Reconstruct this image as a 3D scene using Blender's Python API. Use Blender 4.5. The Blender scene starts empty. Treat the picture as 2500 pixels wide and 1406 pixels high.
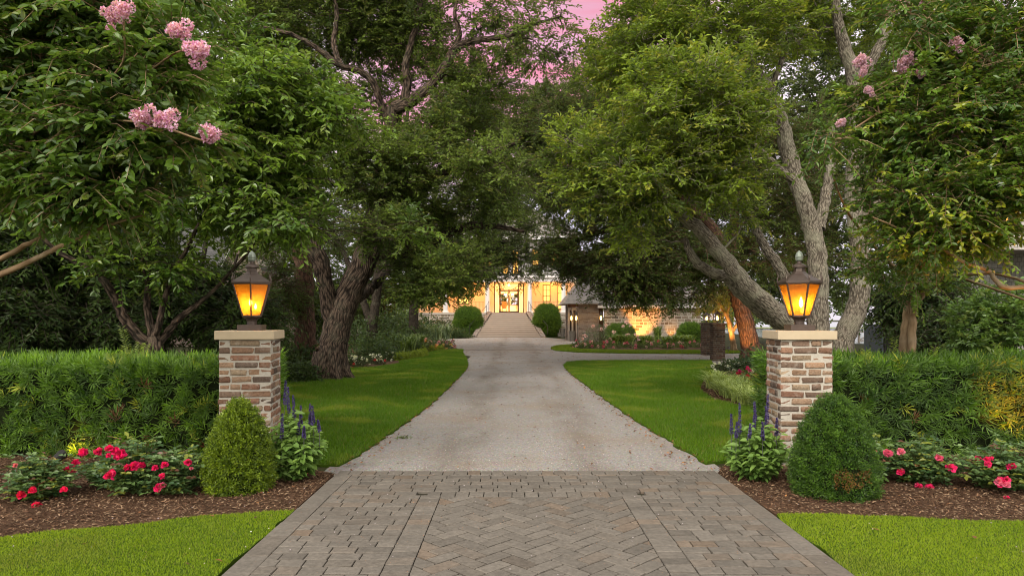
import bpy, bmesh, math, random
import numpy as np
from mathutils import Matrix, Vector

# ---------------------------------------------------------------- scene frame
F = 1667.0; CX = 1250.0; HY = 780.0; CZ = 1.42       # focal length in photo pixels, centre column, horizon row, eye height
sc = bpy.context.scene
COL = sc.collection
RNG = np.random.default_rng(11)
random.seed(11)

def P(px, py, d):
    return np.array([(px - CX) * d / F, d, CZ - (py - HY) * d / F])
def G(px, py, z=0.0):
    d = F * (CZ - z) / (py - HY)
    return np.array([(px - CX) * d / F, d, z])
def nrm(v):
    return v / np.maximum(np.linalg.norm(v, axis=-1, keepdims=True), 1e-9)

# ---------------------------------------------------------------- mesh building
class MB:
    def __init__(s):
        s.v = []; s.c = []; s.k = []; s.q = []; s.t = []; s.qm = []; s.tm = []; s.n = 0
    def add(s, v, q=None, t=None, col=(1, 1, 1), mat=0, bk=None):
        v = np.asarray(v, float).reshape(-1, 3); n = len(v)
        c = np.asarray(col, float)
        if c.ndim == 1: c = np.broadcast_to(c, (n, 3))
        s.v.append(v); s.c.append(c)
        s.k.append(v if bk is None else bk)
        if q is not None and len(q):
            q = np.asarray(q, int).reshape(-1, 4) + s.n; s.q.append(q); s.qm.append(np.full(len(q), mat))
        if t is not None and len(t):
            t = np.asarray(t, int).reshape(-1, 3) + s.n; s.t.append(t); s.tm.append(np.full(len(t), mat))
        s.n += n
    def mesh(s, name, mats, smooth=False):
        me = bpy.data.meshes.new(name)
        v = np.concatenate(s.v); c = np.concatenate(s.c); k = np.concatenate(s.k)
        q = np.concatenate(s.q) if s.q else np.zeros((0, 4), int)
        t = np.concatenate(s.t) if s.t else np.zeros((0, 3), int)
        me.vertices.add(len(v)); me.vertices.foreach_set('co', v.astype(np.float32).ravel())
        loops = np.concatenate([q.ravel(), t.ravel()]).astype(np.int32)
        me.loops.add(len(loops)); me.loops.foreach_set('vertex_index', loops)
        tot = np.concatenate([np.full(len(q), 4), np.full(len(t), 3)]).astype(np.int32)
        st = np.concatenate([[0], np.cumsum(tot)[:-1]]).astype(np.int32)
        me.polygons.add(len(tot)); me.polygons.foreach_set('loop_start', st); me.polygons.foreach_set('loop_total', tot)
        mi = np.concatenate((s.qm if s.qm else []) + (s.tm if s.tm else [])).astype(np.int32)
        me.polygons.foreach_set('material_index', mi)
        me.polygons.foreach_set('use_smooth', np.full(len(tot), bool(smooth)))
        a = me.color_attributes.new('col', 'FLOAT_COLOR', 'POINT')
        a.data.foreach_set('color', np.concatenate([c, np.ones((len(c), 1))], 1).astype(np.float32).ravel())
        b = me.attributes.new('bk', 'FLOAT_VECTOR', 'POINT')
        b.data.foreach_set('vector', k.astype(np.float32).ravel())
        for m in (mats if isinstance(mats, (list, tuple)) else [mats]): me.materials.append(m)
        me.update(calc_edges=True)
        return me
    # ---- shapes
    def box(s, x0, x1, y0, y1, z0, z1, col=(1, 1, 1), mat=0):
        v = [(x, y, z) for z in (z0, z1) for y in (y0, y1) for x in (x0, x1)]
        q = [(0, 2, 3, 1), (4, 5, 7, 6), (0, 1, 5, 4), (2, 6, 7, 3), (0, 4, 6, 2), (1, 3, 7, 5)]
        s.add(v, q, col=col, mat=mat)
    def hexa(s, v, col=(1, 1, 1), mat=0):      # 8 corners in box order
        q = [(0, 2, 3, 1), (4, 5, 7, 6), (0, 1, 5, 4), (2, 6, 7, 3), (0, 4, 6, 2), (1, 3, 7, 5)]
        s.add(v, q, col=col, mat=mat)
    def lathe(s, prof, c, n=16, rot=0.0, col=(1, 1, 1), mat=0, cap=True):
        a = np.arange(n) / n * 2 * math.pi + rot
        ring = np.stack([np.sin(a), -np.cos(a)], 1)
        v = np.array([[c[0] + r * x, c[1] + r * y, c[2] + z] for (r, z) in prof for x, y in ring])
        q = []
        for i in range(len(prof) - 1):
            for j in range(n):
                k = (j + 1) % n
                q.append((i * n + j, i * n + k, (i + 1) * n + k, (i + 1) * n + j))
        t = []
        if cap:
            v = np.concatenate([v, [[c[0], c[1], c[2] + prof[0][1]], [c[0], c[1], c[2] + prof[-1][1]]]])
            b = len(prof) * n
            for j in range(n):
                k = (j + 1) % n
                t.append((b, k, j)); t.append((b + 1, (len(prof) - 1) * n + j, (len(prof) - 1) * n + k))
        s.add(v, q, t, col=col, mat=mat)
    def tubes(s, paths, radii, sides=8, col=(1, 1, 1), mat=0, wob=0.0, rng=None, cap=True):
        """paths (n,m,3), radii (n,m): n tubes at once; 'bk' holds bark coordinates round and along each tube."""
        paths = np.asarray(paths, float); radii = np.asarray(radii, float)
        if paths.ndim == 2: paths = paths[None]; radii = radii[None]
        n, m, _ = paths.shape
        T = np.gradient(paths, axis=1); T = nrm(T)
        ref = np.where(np.abs(T[:, :, 2:3]) > 0.9, np.array([1., 0, 0]), np.array([0, 0, 1.]))
        ref = np.broadcast_to(ref[:, :1] * 0 + np.array([0.31, 0.83, 0.46]), T.shape)
        A = nrm(np.cross(T, ref)); B = np.cross(T, A)
        th = np.arange(sides) / sides * 2 * math.pi
        R = radii[:, :, None] * np.ones(sides)
        if wob and rng is not None:
            ph = rng.uniform(0, 6.28, (n, 1, 4)); L = np.cumsum(np.linalg.norm(np.diff(paths, axis=1, prepend=paths[:, :1]), axis=2), 1)[:, :, None]
            w = (np.sin(2 * th + ph[..., 0:1] + L * .5) + .5 * np.sin(3 * th + ph[..., 1:2] - L * .8) + .5 * np.sin(L * 2.3 + ph[..., 2:3]) + .25 * np.sin(5 * th + L * 1.1 + ph[..., 3:4]))
            R = R * (1 + wob * w)
        V = paths[:, :, None, :] + R[..., None] * (np.cos(th)[None, None, :, None] * A[:, :, None, :] + np.sin(th)[None, None, :, None] * B[:, :, None, :])
        L = np.cumsum(np.linalg.norm(np.diff(paths, axis=1, prepend=paths[:, :1]), axis=2), 1)
        bk = np.stack([R * np.cos(th), R * np.sin(th), np.broadcast_to(L[:, :, None], R.shape)], -1) + (np.arange(n) * 3.7)[:, None, None, None]
        i = np.arange(m - 1)[:, None]; j = np.arange(sides)[None]; k = (j + 1) % sides
        q = np.stack([i * sides + j, i * sides + k, (i + 1) * sides + k, (i + 1) * sides + j], -1).reshape(-1, 4)
        q = (q[None] + (np.arange(n) * m * sides)[:, None, None]).reshape(-1, 4)
        s.add(V.reshape(-1, 3), q, col=col, mat=mat, bk=bk.reshape(-1, 3))
    def leaves(s, Pt, D, N, L, W, col, six=False, fold=.18, mat=0):
        n = len(Pt)
        if n == 0: return
        D = nrm(D); N = nrm(N - D * np.sum(N * D, 1, keepdims=True)); S = np.cross(D, N)
        L = np.broadcast_to(L, (n,))[:, None]; W = np.broadcast_to(W, (n,))[:, None]
        if six:
            up = N * (fold * W)
            v = np.stack([Pt, Pt + D * L * .30 + S * W * .42 + up, Pt + D * L * .66 + S * W * .40 + up * .7 - N * L * .03, Pt + D * L - N * L * .12,
                          Pt + D * L * .66 - S * W * .40 + up * .7 - N * L * .03, Pt + D * L * .30 - S * W * .42 + up], 1)
            q = np.array([[0, 1, 2, 3], [0, 3, 4, 5]]); m = 6
        else:
            up = N * (fold * W)
            v = np.stack([Pt, Pt + D * L * .5 + S * W * .5 + up, Pt + D * L - N * L * .08, Pt + D * L * .5 - S * W * .5 + up], 1)
            q = np.array([[0, 1, 2, 3]]); m = 4
        q = (q[None] + (np.arange(n) * m)[:, None, None]).reshape(-1, 4)
        c = np.repeat(np.broadcast_to(col, (n, 3)), m, 0)
        s.add(v.reshape(-1, 3), q, col=c, mat=mat)
    def rboxes(s, C, H, Rm, r, cols, jit=0.0, rng=None, mat=0):
        """rounded blocks: centres C (n,3), half sizes H (n,3), axes Rm (n,3,3) rows = local axes."""
        n = len(C)
        idx = [(a, b, c) for a in range(4) for b in range(4) for c in range(4) if a in (0, 3) or b in (0, 3) or c in (0, 3)]
        look = {p: i for i, p in enumerate(idx)}; I = np.array(idx)
        sg = np.array([-1, -1, 1, 1.])[I]; outer = np.isin(I, (0, 3))
        Hn = H[:, None, :]; inner = sg[None] * (Hn - r); off = sg * outer
        off = off / np.maximum(np.linalg.norm(off, axis=1, keepdims=True), 1e-6)
        loc = inner + r * off[None]
        if jit and rng is not None: loc = loc + rng.normal(0, jit, loc.shape)
        V = C[:, None, :] + np.einsum('nvk,nkj->nvj', loc, Rm)
        q = []
        for ax in range(3):
            o = [a for a in range(3) if a != ax]
            for e in (0, 3):
                for a in range(3):
                    for b in range(3):
                        def f(x, y):
                            p = [0, 0, 0]; p[ax] = e; p[o[0]] = x; p[o[1]] = y; return look[tuple(p)]
                        f4 = (f(a, b), f(a + 1, b), f(a + 1, b + 1), f(a, b + 1))
                        q.append(f4 if (e == 3) ^ (ax == 1) else f4[::-1])
        q = np.array(q); m = len(idx)
        q = (q[None] + (np.arange(n) * m)[:, None, None]).reshape(-1, 4)
        s.add(V.reshape(-1, 3), q, col=np.repeat(cols, m, 0), mat=mat)

# ---------------------------------------------------------------- objects
def tag(o, label=None, cat=None, group=None, kind=None):
    if label: o['label'] = label
    if cat: o['category'] = cat
    if group: o['group'] = group
    if kind: o['kind'] = kind
    return o
def thing(name, label, cat, loc=(0, 0, 0), group=None):
    o = bpy.data.objects.new(name, None); COL.objects.link(o)
    o.location = Vector([float(x) for x in loc]); o.empty_display_size = .2
    return tag(o, label, cat, group)
def root_loc(p):
    l = Vector((0, 0, 0))
    while p is not None:
        if p.type == 'EMPTY': l = p.location.copy(); break
        p = p.parent
    return l
def part(name, mb, mats, parent, smooth=False, label=None):
    o = bpy.data.objects.new(name, mb.mesh(name, mats, smooth)); COL.objects.link(o)
    o.parent = parent
    if parent is not None and parent.type == 'EMPTY': o.matrix_parent_inverse = Matrix.Translation(-parent.location)
    if label: o['label'] = label
    return o
def solo(name, mb, mats, label, cat, group=None, kind=None, smooth=False):
    o = bpy.data.objects.new(name, mb.mesh(name, mats, smooth)); COL.objects.link(o)
    return tag(o, label, cat, group, kind)
def dup(root, loc, label=None, rz=0.0, scale=1.0, group=None):
    r = root.copy(); COL.objects.link(r); r.location = Vector([float(x) for x in loc])
    r.rotation_euler = (0, 0, rz); r.scale = (scale,) * 3 if np.isscalar(scale) else scale
    if label: r['label'] = label
    if group: r['group'] = group
    for ch in list(root.children):
        c = ch.copy(); COL.objects.link(c); c.parent = r
        for g in list(ch.children):
            e = g.copy(); COL.objects.link(e); e.parent = c
    return r

# ---------------------------------------------------------------- materials
def newmat(name):
    m = bpy.data.materials.new(name); m.use_nodes = True
    nt = m.node_tree; nt.nodes.clear()
    return m, nt, nt.nodes, nt.links
def out(nt, sh):
    o = nt.nodes.new('ShaderNodeOutputMaterial'); nt.links.new(sh, o.inputs['Surface'])
def nd(nt, t, **kw):
    n = nt.nodes.new(t)
    for k, v in kw.items():
        if hasattr(n, k) and not k.startswith('_'): setattr(n, k, v)
    return n
def ramp(nt, fac, stops):
    r = nt.nodes.new('ShaderNodeValToRGB'); cr = r.color_ramp
    while len(cr.elements) > 1: cr.elements.remove(cr.elements[-1])
    cr.elements[0].position = stops[0][0]; cr.elements[0].color = (*stops[0][1], 1)
    for p, c in stops[1:]:
        e = cr.elements.new(p); e.color = (*c, 1)
    nt.links.new(fac, r.inputs[0]); return r.outputs[0]
def noise(nt, vec, scale, detail=4, rough=.55):
    n = nt.nodes.new('ShaderNodeTexNoise'); n.inputs['Scale'].default_value = scale; n.inputs['Detail'].default_value = detail
    n.inputs['Roughness'].default_value = rough
    if vec is not None: nt.links.new(vec, n.inputs['Vector'])
    return n.outputs['Fac']
def mapping(nt, vec, scale=(1, 1, 1)):
    m = nt.nodes.new('ShaderNodeMapping'); m.inputs['Scale'].default_value = scale; nt.links.new(vec, m.inputs['Vector']); return m.outputs[0]
def mix(nt, a, b, fac, mode='MIX'):
    m = nt.nodes.new('ShaderNodeMix'); m.data_type = 'RGBA'; m.blend_type = mode
    for sck, val in ((m.inputs[0], fac), (m.inputs[6], a), (m.inputs[7], b)):
        if hasattr(val, 'links') or hasattr(val, 'is_linked'): nt.links.new(val, sck)
        elif isinstance(val, (tuple, list)): sck.default_value = (*val, 1)
        else: sck.default_value = val
    return m.outputs[2]
def math_(nt, op, a, b=0.0):
    m = nt.nodes.new('ShaderNodeMath'); m.operation = op
    for i, v in enumerate((a, b)):
        if hasattr(v, 'is_linked'): nt.links.new(v, m.inputs[i])
        else: m.inputs[i].default_value = v
    return m.outputs[0]
def bump(nt, h, dist, strength=1.0):
    b = nt.nodes.new('ShaderNodeBump'); b.inputs['Distance'].default_value = dist; b.inputs['Strength'].default_value = strength
    nt.links.new(h, b.inputs['Height']); return b.outputs[0]
def attr(nt, name):
    a = nt.nodes.new('ShaderNodeAttribute'); a.attribute_name = name; return a
def pos(nt): return nt.nodes.new('ShaderNodeNewGeometry').outputs['Position']
def principled(nt, color, rough=.7, spec=.3, metal=0.0, normal=None):
    p = nt.nodes.new('ShaderNodeBsdfPrincipled')
    if hasattr(color, 'is_linked'): nt.links.new(color, p.inputs['Base Color'])
    else: p.inputs['Base Color'].default_value = (*color, 1)
    if hasattr(rough, 'is_linked'): nt.links.new(rough, p.inputs['Roughness'])
    else: p.inputs['Roughness'].default_value = rough
    p.inputs['Specular IOR Level'].default_value = spec; p.inputs['Metallic'].default_value = metal
    if normal is not None: nt.links.new(normal, p.inputs['Normal'])
    return p.outputs[0]

def mat_leaf(name, trans=.35, rough=.45, spec=.35):
    m, nt, N, L = newmat(name)
    c = attr(nt, 'col').outputs['Color']
    # a whitish underside, as most broad leaves have, and a small mottle
    geo = N.new('ShaderNodeNewGeometry')
    c1 = mix(nt, c, (0.9, .95, .75), math_(nt, 'MULTIPLY', geo.outputs['Backfacing'], .04))
    nz = noise(nt, geo.outputs['Position'], 9.0, 2)
    c1 = mix(nt, c1, mix(nt, c1, (.35, .35, .3), 1.0, 'MULTIPLY'), math_(nt, 'MULTIPLY', math_(nt, 'SUBTRACT', nz, .45), .5))
    p = principled(nt, c1, rough, spec)
    t = N.new('ShaderNodeBsdfTranslucent'); ct = mix(nt, c1, (1.25, 1.25, .45), 1.0, 'MULTIPLY'); L.new(ct, t.inputs['Color'])
    mx = N.new('ShaderNodeMixShader'); mx.inputs[0].default_value = trans
    L.new(p, mx.inputs[1]); L.new(t.outputs[0], mx.inputs[2]); out(nt, mx.outputs[0])
    return m
def mat_attr(name, rough=.8, spec=.25, mottle=.35, scale=60, bd=.002, bs=.6, metal=0):
    m, nt, N, L = newmat(name)
    c = attr(nt, 'col').outputs['Color']; p_ = pos(nt)
    n1 = noise(nt, p_, scale, 5); n2 = noise(nt, p_, scale * .18, 3)
    c = mix(nt, c, mix(nt, c, (.45, .45, .45), 1, 'MULTIPLY'), math_(nt, 'MULTIPLY', n1, mottle * 1.4))
    c = mix(nt, c, mix(nt, c, (1.5, 1.45, 1.4), 1, 'MULTIPLY'), math_(nt, 'MULTIPLY', n2, mottle))
    out(nt, principled(nt, c, rough, spec, metal, bump(nt, n1, bd, bs))); return m
def mat_plain(name, col, rough=.6, spec=.3, metal=0.0, var=.2, scale=20, bd=.001):
    m, nt, N, L = newmat(name); p_ = pos(nt)
    n = noise(nt, p_, scale, 4)
    c = mix(nt, tuple(x * (1 - var) for x in col), tuple(min(1, x * (1 + var)) for x in col), n)
    out(nt, principled(nt, c, rough, spec, metal, bump(nt, n, bd, .5))); return m
def mat_emit(name, col, strength):
    m, nt, N, L = newmat(name); e = N.new('ShaderNodeEmission'); e.inputs[0].default_value = (*col, 1); e.inputs[1].default_value = strength
    out(nt, e.outputs[0]); return m
def mat_bark(name, dark, light, lichen, lich=.45, depth=.02, sc_=1.0):
    m, nt, N, L = newmat(name)
    b = attr(nt, 'bk').outputs['Vector']
    v1 = mapping(nt, b, (42 * sc_, 42 * sc_, 11 * sc_)); n1 = noise(nt, v1, 1.0, 5, .65)
    vo = N.new('ShaderNodeTexVoronoi'); vo.feature = 'F1'; vo.inputs['Scale'].default_value = 1.0; L.new(mapping(nt, b, (30 * sc_, 30 * sc_, 8 * sc_)), vo.inputs['Vector'])
    h = math_(nt, 'ADD', math_(nt, 'MULTIPLY', n1, .7), math_(nt, 'MULTIPLY', vo.outputs['Distance'], -.7))
    n2 = noise(nt, b, 3.0, 4)
    c = ramp(nt, math_(nt, 'ADD', h, .28), [(.12, dark), (.55, light)])
    lm = ramp(nt, n2, [(.48, (0, 0, 0)), (.66, (lich,) * 3)])
    c = mix(nt, c, lichen, lm)
    out(nt, principled(nt, c, .9, .15, 0, bump(nt, h, depth, 1.0))); return m
# ---------------------------------------------------------------- ground materials
def mat_gravel():
    m, nt, N, L = newmat('gravel'); p_ = pos(nt)
    f1 = noise(nt, p_, 160, 3, .7); f2 = noise(nt, p_, 45, 4, .6); f3 = noise(nt, p_, .7, 5, .6)
    vo = N.new('ShaderNodeTexVoronoi'); vo.inputs['Scale'].default_value = 70; L.new(p_, vo.inputs['Vector'])
    c = ramp(nt, f2, [(.3, (.175, .155, .138)), (.5, (.268, .243, .222)), (.7, (.345, .318, .295))])
    c = mix(nt, c, vo.outputs['Color'], .09)
    c = mix(nt, c, (.27, .20, .14), ramp(nt, f3, [(.5, (0, 0, 0)), (.72, (.55,) * 3)]))
    # two worn wheel tracks and a scruffier crown between them
    s = N.new('ShaderNodeSeparateXYZ'); L.new(p_, s.inputs[0]); xx = math_(nt, 'ADD', s.outputs[0], math_(nt, 'MULTIPLY', math_(nt, 'SUBTRACT', noise(nt, mapping(nt, p_, (.3, .12, 1)), 1.0, 2), .5), .5))
    tr = math_(nt, 'ABSOLUTE', math_(nt, 'SUBTRACT', math_(nt, 'ABSOLUTE', math_(nt, 'SUBTRACT', xx, .15)), .72))
    trk = math_(nt, 'MULTIPLY', ramp(nt, tr, [(.12, (1, 1, 1)), (.42, (0, 0, 0))]), ramp(nt, noise(nt, mapping(nt, p_, (1.5, .35, 1)), 1.4, 5), [(.35, (0, 0, 0)), (.65, (1, 1, 1))]))
    c = mix(nt, c, mix(nt, c, (.72, .68, .64), 1, 'MULTIPLY'), trk)
    c = mix(nt, c, (.15, .115, .085), ramp(nt, noise(nt, mapping(nt, p_, (.9, .5, 1)), 1.1, 6, .7), [(.55, (0, 0, 0)), (.78, (.6,) * 3)]))
    h = math_(nt, 'ADD', math_(nt, 'MULTIPLY', vo.outputs['Distance'], -1.0), f1)
    out(nt, principled(nt, c, .95, .15, 0, bump(nt, h, .008, .8))); return m
def mat_soil(name, a, b, scale=14):
    m, nt, N, L = newmat(name); p_ = pos(nt)
    f1 = noise(nt, p_, scale * 5, 5, .7); f2 = noise(nt, p_, scale * .15, 4)
    c = ramp(nt, f1, [(.3, a), (.7, b)])
    c = mix(nt, c, tuple(x * 1.7 for x in b), ramp(nt, f2, [(.5, (0, 0, 0)), (.75, (.5,) * 3)]))
    out(nt, principled(nt, c, .95, .1, 0, bump(nt, f1, .012, 1))); return m
def mat_lawn(name, a, b, c3):
    m, nt, N, L = newmat(name); p_ = pos(nt)
    f1 = noise(nt, p_, 90, 4, .7); f2 = noise(nt, p_, 1.2, 5)
    c = ramp(nt, f1, [(.3, a), (.7, b)])
    c = mix(nt, c, c3, ramp(nt, f2, [(.45, (0, 0, 0)), (.75, (.6,) * 3)]))
    out(nt, principled(nt, c, .95, .1, 0, bump(nt, f1, .015, 1))); return m
M = {}
M['gravel'] = mat_gravel()
M['ground'] = mat_soil('ground_soil', (.018, .02, .008), (.05, .05, .022))
M['mulch'] = mat_soil('mulch', (.035, .02, .013), (.12, .068, .042))
M['lawn'] = mat_lawn('lawn_base', (.025, .05, .004), (.06, .11, .007), (.08, .12, .01))
M['blade'] = mat_leaf('grass_blade', .3, .6, .08)
M['chip'] = mat_attr('mulch_chip', .9, .1, .3, 90)
M['paver'] = mat_attr('paver_stone', .88, .18, .8, 38, .004, 1)
M['joint'] = mat_soil('joint_sand', (.02, .018, .012), (.05, .046, .03), 20)
M['step_shadow'] = mat_plain('step_shadow_dark', (.03, .03, .03), .6)  # near-black colour of the strip that paints the step's shadow
M['water'] = None

def in_poly(x, y, poly):
    inside = np.zeros(len(x), bool); n = len(poly)
    for i in range(n):
        x1, y1 = poly[i]; x2, y2 = poly[(i + 1) % n]
        c = ((y1 > y) != (y2 > y)) & (x < (x2 - x1) * (y - y1) / (y2 - y1 + 1e-12) + x1)
        inside ^= c
    return inside
def smooth_poly(pts, it=2):
    p = np.array(pts, float)
    for _ in range(it):
        nx = np.roll(p, -1, 0); p = np.stack([p * .75 + nx * .25, p * .25 + nx * .75], 1).reshape(-1, 2)
    return p
def sheet(name, poly, z, mat, cat=None, label=None, kind='structure', skirt=.05):
    bm = bmesh.new()
    vs = [bm.verts.new((x, y, z)) for x, y in poly]
    f = bm.faces.new(vs)
    if f.normal.z < 0 or sum((poly[i][0] * poly[(i + 1) % len(poly)][1] - poly[(i + 1) % len(poly)][0] * poly[i][1]) for i in range(len(poly))) < 0: f.normal_flip()
    lo = [bm.verts.new((x, y, z - skirt)) for x, y in poly]
    n = len(poly)
    for i in range(n): bm.faces.new((vs[i], lo[i], lo[(i + 1) % n], vs[(i + 1) % n]))
    bmesh.ops.recalc_face_normals(bm, faces=bm.faces)
    bmesh.ops.triangulate(bm, faces=[f])
    me = bpy.data.meshes.new(name); bm.to_mesh(me); bm.free(); me.materials.append(mat)
    o = bpy.data.objects.new(name, me); COL.objects.link(o); tag(o, label, cat, None, kind)
    return o
def gp(lst): return [tuple(G(a, b)[:2]) for a, b in lst]

# the ground: one sheet to the horizon
mb = MB(); mb.add([(-900, -60, 0), (900, -60, 0), (900, 1500, 0), (-900, 1500, 0)], [(0, 1, 2, 3)])
solo('ground', mb, M['ground'], 'dark leaf littered soil under the trees', 'ground', kind='structure')

# gravel drive, forecourt and side drive
drive = [(-1.75, 6.2), (1.98, 6.2), (1.98, 7.2), (1.9, 12), (1.75, 20)] + gp([(1420, 887), (1740, 887), (1850, 885), (1850, 862), (1715, 862), (1420, 858), (1345, 854), (1362, 845), (1400, 842)]) + \
        [(6.0, 45.5), (4.6, 46.5), (2.6, 53.5), (-2.8, 53.5), (-5.5, 50), (-6.4, 46)] + gp([(1040, 838), (1060, 846), (1080, 856), (1150, 870)]) + [(-1.6, 21), (-1.75, 9)]
sheet('gravel_driveway', drive, .010, M['gravel'], 'driveway', 'pale gravel drive running from the brick apron to the house steps')

lawn_a = gp([(832, 1142), (900, 1100), (1000, 1030), (1060, 983), (1105, 940), (1138, 905), (1143, 893), (1138, 876), (1130, 863), (1131, 855), (1103, 855), (1060, 860), (1040, 865), (1046, 873), (975, 885), (974, 891), (915, 900), (850, 903), (765, 924), (693, 934)]) + [(-5.3, 12), (-4.6, 9.2), (-2.6, 7.6), (-2.2, 7.1), (-1.95, 6.6)]
lawn_b = gp([(1725, 1137), (1640, 1085), (1560, 1035), (1500, 995), (1450, 957), (1400, 920), (1383, 905), (1376, 894), (1385, 887), (1420, 884), (1560, 883), (1735, 883), (1745, 897), (1738, 917), (1713, 937), (1710, 957), (1740, 980), (1800, 994), (1870, 1000)]) + [(4.6, 9.6), (3.2, 7.6), (2.5, 7.1), (2.15, 6.75)]
lawn_c = gp([(1344, 852), (1350, 848), (1362, 845.5), (1402, 843), (1398, 846), (1387, 849), (1416, 855), (1544, 858), (1714, 858), (1800, 858), (1810, 863), (1714, 865), (1544, 864), (1416, 861.5), (1356, 857)])
lawn_d = [tuple(G(720, 1252)[:2]), tuple(G(640, 1257)[:2]), tuple(G(500, 1268)[:2]), tuple(G(360, 1284)[:2]), tuple(G(200, 1300)[:2]), tuple(G(0, 1320)[:2]), (-6, 4.3), (-9, 4.3), (-9, .3), (-1.62, .3), (-1.60, 3.8)]
lawn_e = [tuple(G(1888, 1262)[:2]), (1.86, 3.8), (1.80, .3), (9, .3), (9, 4.7), tuple(G(2500, 1281)[:2]), tuple(G(2300, 1275)[:2]), tuple(G(2050, 1264)[:2])]
LAWNS = [lawn_a, lawn_b, lawn_c, lawn_d, lawn_e]
def ragged(poly, amp, step=.16):
    o = []
    for i in range(len(poly)):
        a, b = np.array(poly[i]), np.array(poly[(i + 1) % len(poly)]); l = np.linalg.norm(b - a); k = max(1, min(60, int(l / step)))
        nn = np.array([-(b - a)[1], (b - a)[0]]) / max(l, 1e-6)
        for j in range(k):
            q = a + (b - a) * j / k; s = amp * (1 if min(a[1], b[1]) < 25 else .6)
            o.append(tuple(q + nn * s * (math.sin(q[1] * 7.3 + q[0] * 5.1) * .5 + math.sin(q[1] * 17 + q[0] * 13) * .3 + RNG.normal(0, .35))))
    return o
LAWNS = [ragged(q, .028) for q in LAWNS]; lawn_a, lawn_b, lawn_c, lawn_d, lawn_e = LAWNS
for poly, lab in zip(LAWNS, ('shaded lawn between the oak trunk and the drive', 'shaded lawn beside the liriope bed', 'bright strip of lawn in front of the stone wing', 'bright front lawn below the red roses and yellow-green cone', 'bright front lawn below the dark boxwood cone')):
    sheet('lawn', poly, .026, M['lawn'], 'lawn', lab)

bed_a = [(-1.60, 4.97), tuple(G(640, 1254)[:2]), tuple(G(500, 1265)[:2]), tuple(G(360, 1281)[:2]), tuple(G(200, 1297)[:2]), tuple(G(0, 1317)[:2]), (-6, 4.35), (-9, 4.35), (-9, 10), (-5, 9.4), (-2.7, 7.7), (-2.25, 7.15), (-2.0, 6.62), (-1.80, 6.35), (-1.62, 6.22)]
bed_b = [(1.90, 4.93), (1.87, 6.22), (2.0, 6.5), (2.2, 6.8), (2.6, 7.2), (3.3, 7.7), (4.8, 9.7), (9, 10), (9, 4.75), tuple(G(2500, 1279)[:2]), tuple(G(2300, 1273)[:2]), tuple(G(2050, 1262)[:2])]
bed_c = gp([(1400, 846), (1390, 849), (1416, 854.5), (1544, 857.5), (1714, 857.5), (1715, 832), (1420, 836)])
bed_d = gp([(1103, 856), (1060, 861), (1041, 866), (1046, 874), (975, 886), (974, 892), (915, 901), (850, 904), (765, 925), (693, 935)]) + [(-7, 14), (-14, 22), (-12, 40), (-6.6, 46)] + gp([(1042, 838), (1062, 847)])
bed_e = gp([(1736, 917), (1711, 937), (1708, 957), (1740, 982), (1800, 996), (1870, 1002)]) + [(5.2, 9.8), (9, 11), (12, 20), (7.4, 20.5)]
BEDS = [bed_a, bed_b, bed_c, bed_d, bed_e]
for poly, lab in zip(BEDS, ('brown mulch bed under the yellow-green cone and red roses', 'brown mulch bed under the dark cone and pink roses', 'mulch bed along the stone wing', 'shaded mulch bed behind the big oak', 'mulch bed with liriope edging')):
    sheet('mulch_bed', poly, .018, M['mulch'], 'flower bed', lab)
# house bed
sheet('mulch_bed', [(-14, 50), (-6.4, 46.2), (-5.5, 50.2), (-2.9, 53.4), (-2.9, 57), (-14, 57)], .016, M['mulch'], 'flower bed', 'planting bed at the foot of the brick plinth')
# dark strip across the drive, a step's shadow painted as a surface
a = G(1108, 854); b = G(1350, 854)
sheet('step_shadow_strip', [(a[0], a[1] - .3), (b[0], b[1] - .3), (b[0], b[1] + .3), (a[0], a[1] + .3)], .016, M['step_shadow'], 'step_shadow', 'thin dark strip standing in for a step shadow across the gravel', skirt=.004)

# ---------------------------------------------------------------- paver apron: every stone modelled
APX0, APX1, APY0, APY1 = -1.58, 1.86, -.6, 6.26
mb = MB(); mb.add([(APX0, APY0, .014), (APX1, APY0, .014), (APX1, APY1, .014), (APX0, APY1, .014)], [(0, 1, 2, 3)])
st = []      # (x, y, hx, hy, ang)
XL, XR = -.56, .86     # herringbone panel
PY1 = 5.34
def row(x0, x1, y, h, ln, jitter=.35):
    x = x0; first = True
    while x < x1 - .02:
        l = ln * RNG.uniform(.75, 1.2) * (RNG.uniform(.4, 1) if first else 1); first = False
        if x + l > x1 - .05: l = x1 - x
        st.append((x + l / 2, y + h / 2, l / 2 - .0034, h / 2 - .0042, RNG.normal(0, .008))); x += l
y = APY1 - .15                                   # soldier course against the gravel
x = APX0
while x < APX1 - .03:
    l = RNG.uniform(.10, .135); l = min(l, APX1 - x); st.append((x + l / 2, y + .075, l / 2 - .003, .072, RNG.normal(0, .008))); x += l
yy = PY1 + .17
while yy < y - .03:
    h = min(.112, y - yy)
    row(APX0 + .15, APX1 - .15, yy, h, .17); yy += .112
x = APX0 + .15                                   # header course over the panel
while x < APX1 - .16:
    l = RNG.uniform(.1, .12)
    if XL - .2 < x < XR + .1: st.append((x + l / 2, PY1 + .085, l / 2 - .003, .08, RNG.normal(0, .008)))
    x += l
row(APX0 + .15, XL - .2, PY1 + .06, .11, .2); row(XR + .2, APX1 - .15, PY1 + .06, .11, .2)
yy = PY1 + .06 - .112
while yy > APY0:
    row(APX0 + .15, XL - .16, yy, .112, .165); row(XR + .16, APX1 - .15, yy, .112, .165); yy -= .112
yy = PY1                                          # border bands of the panel
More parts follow.
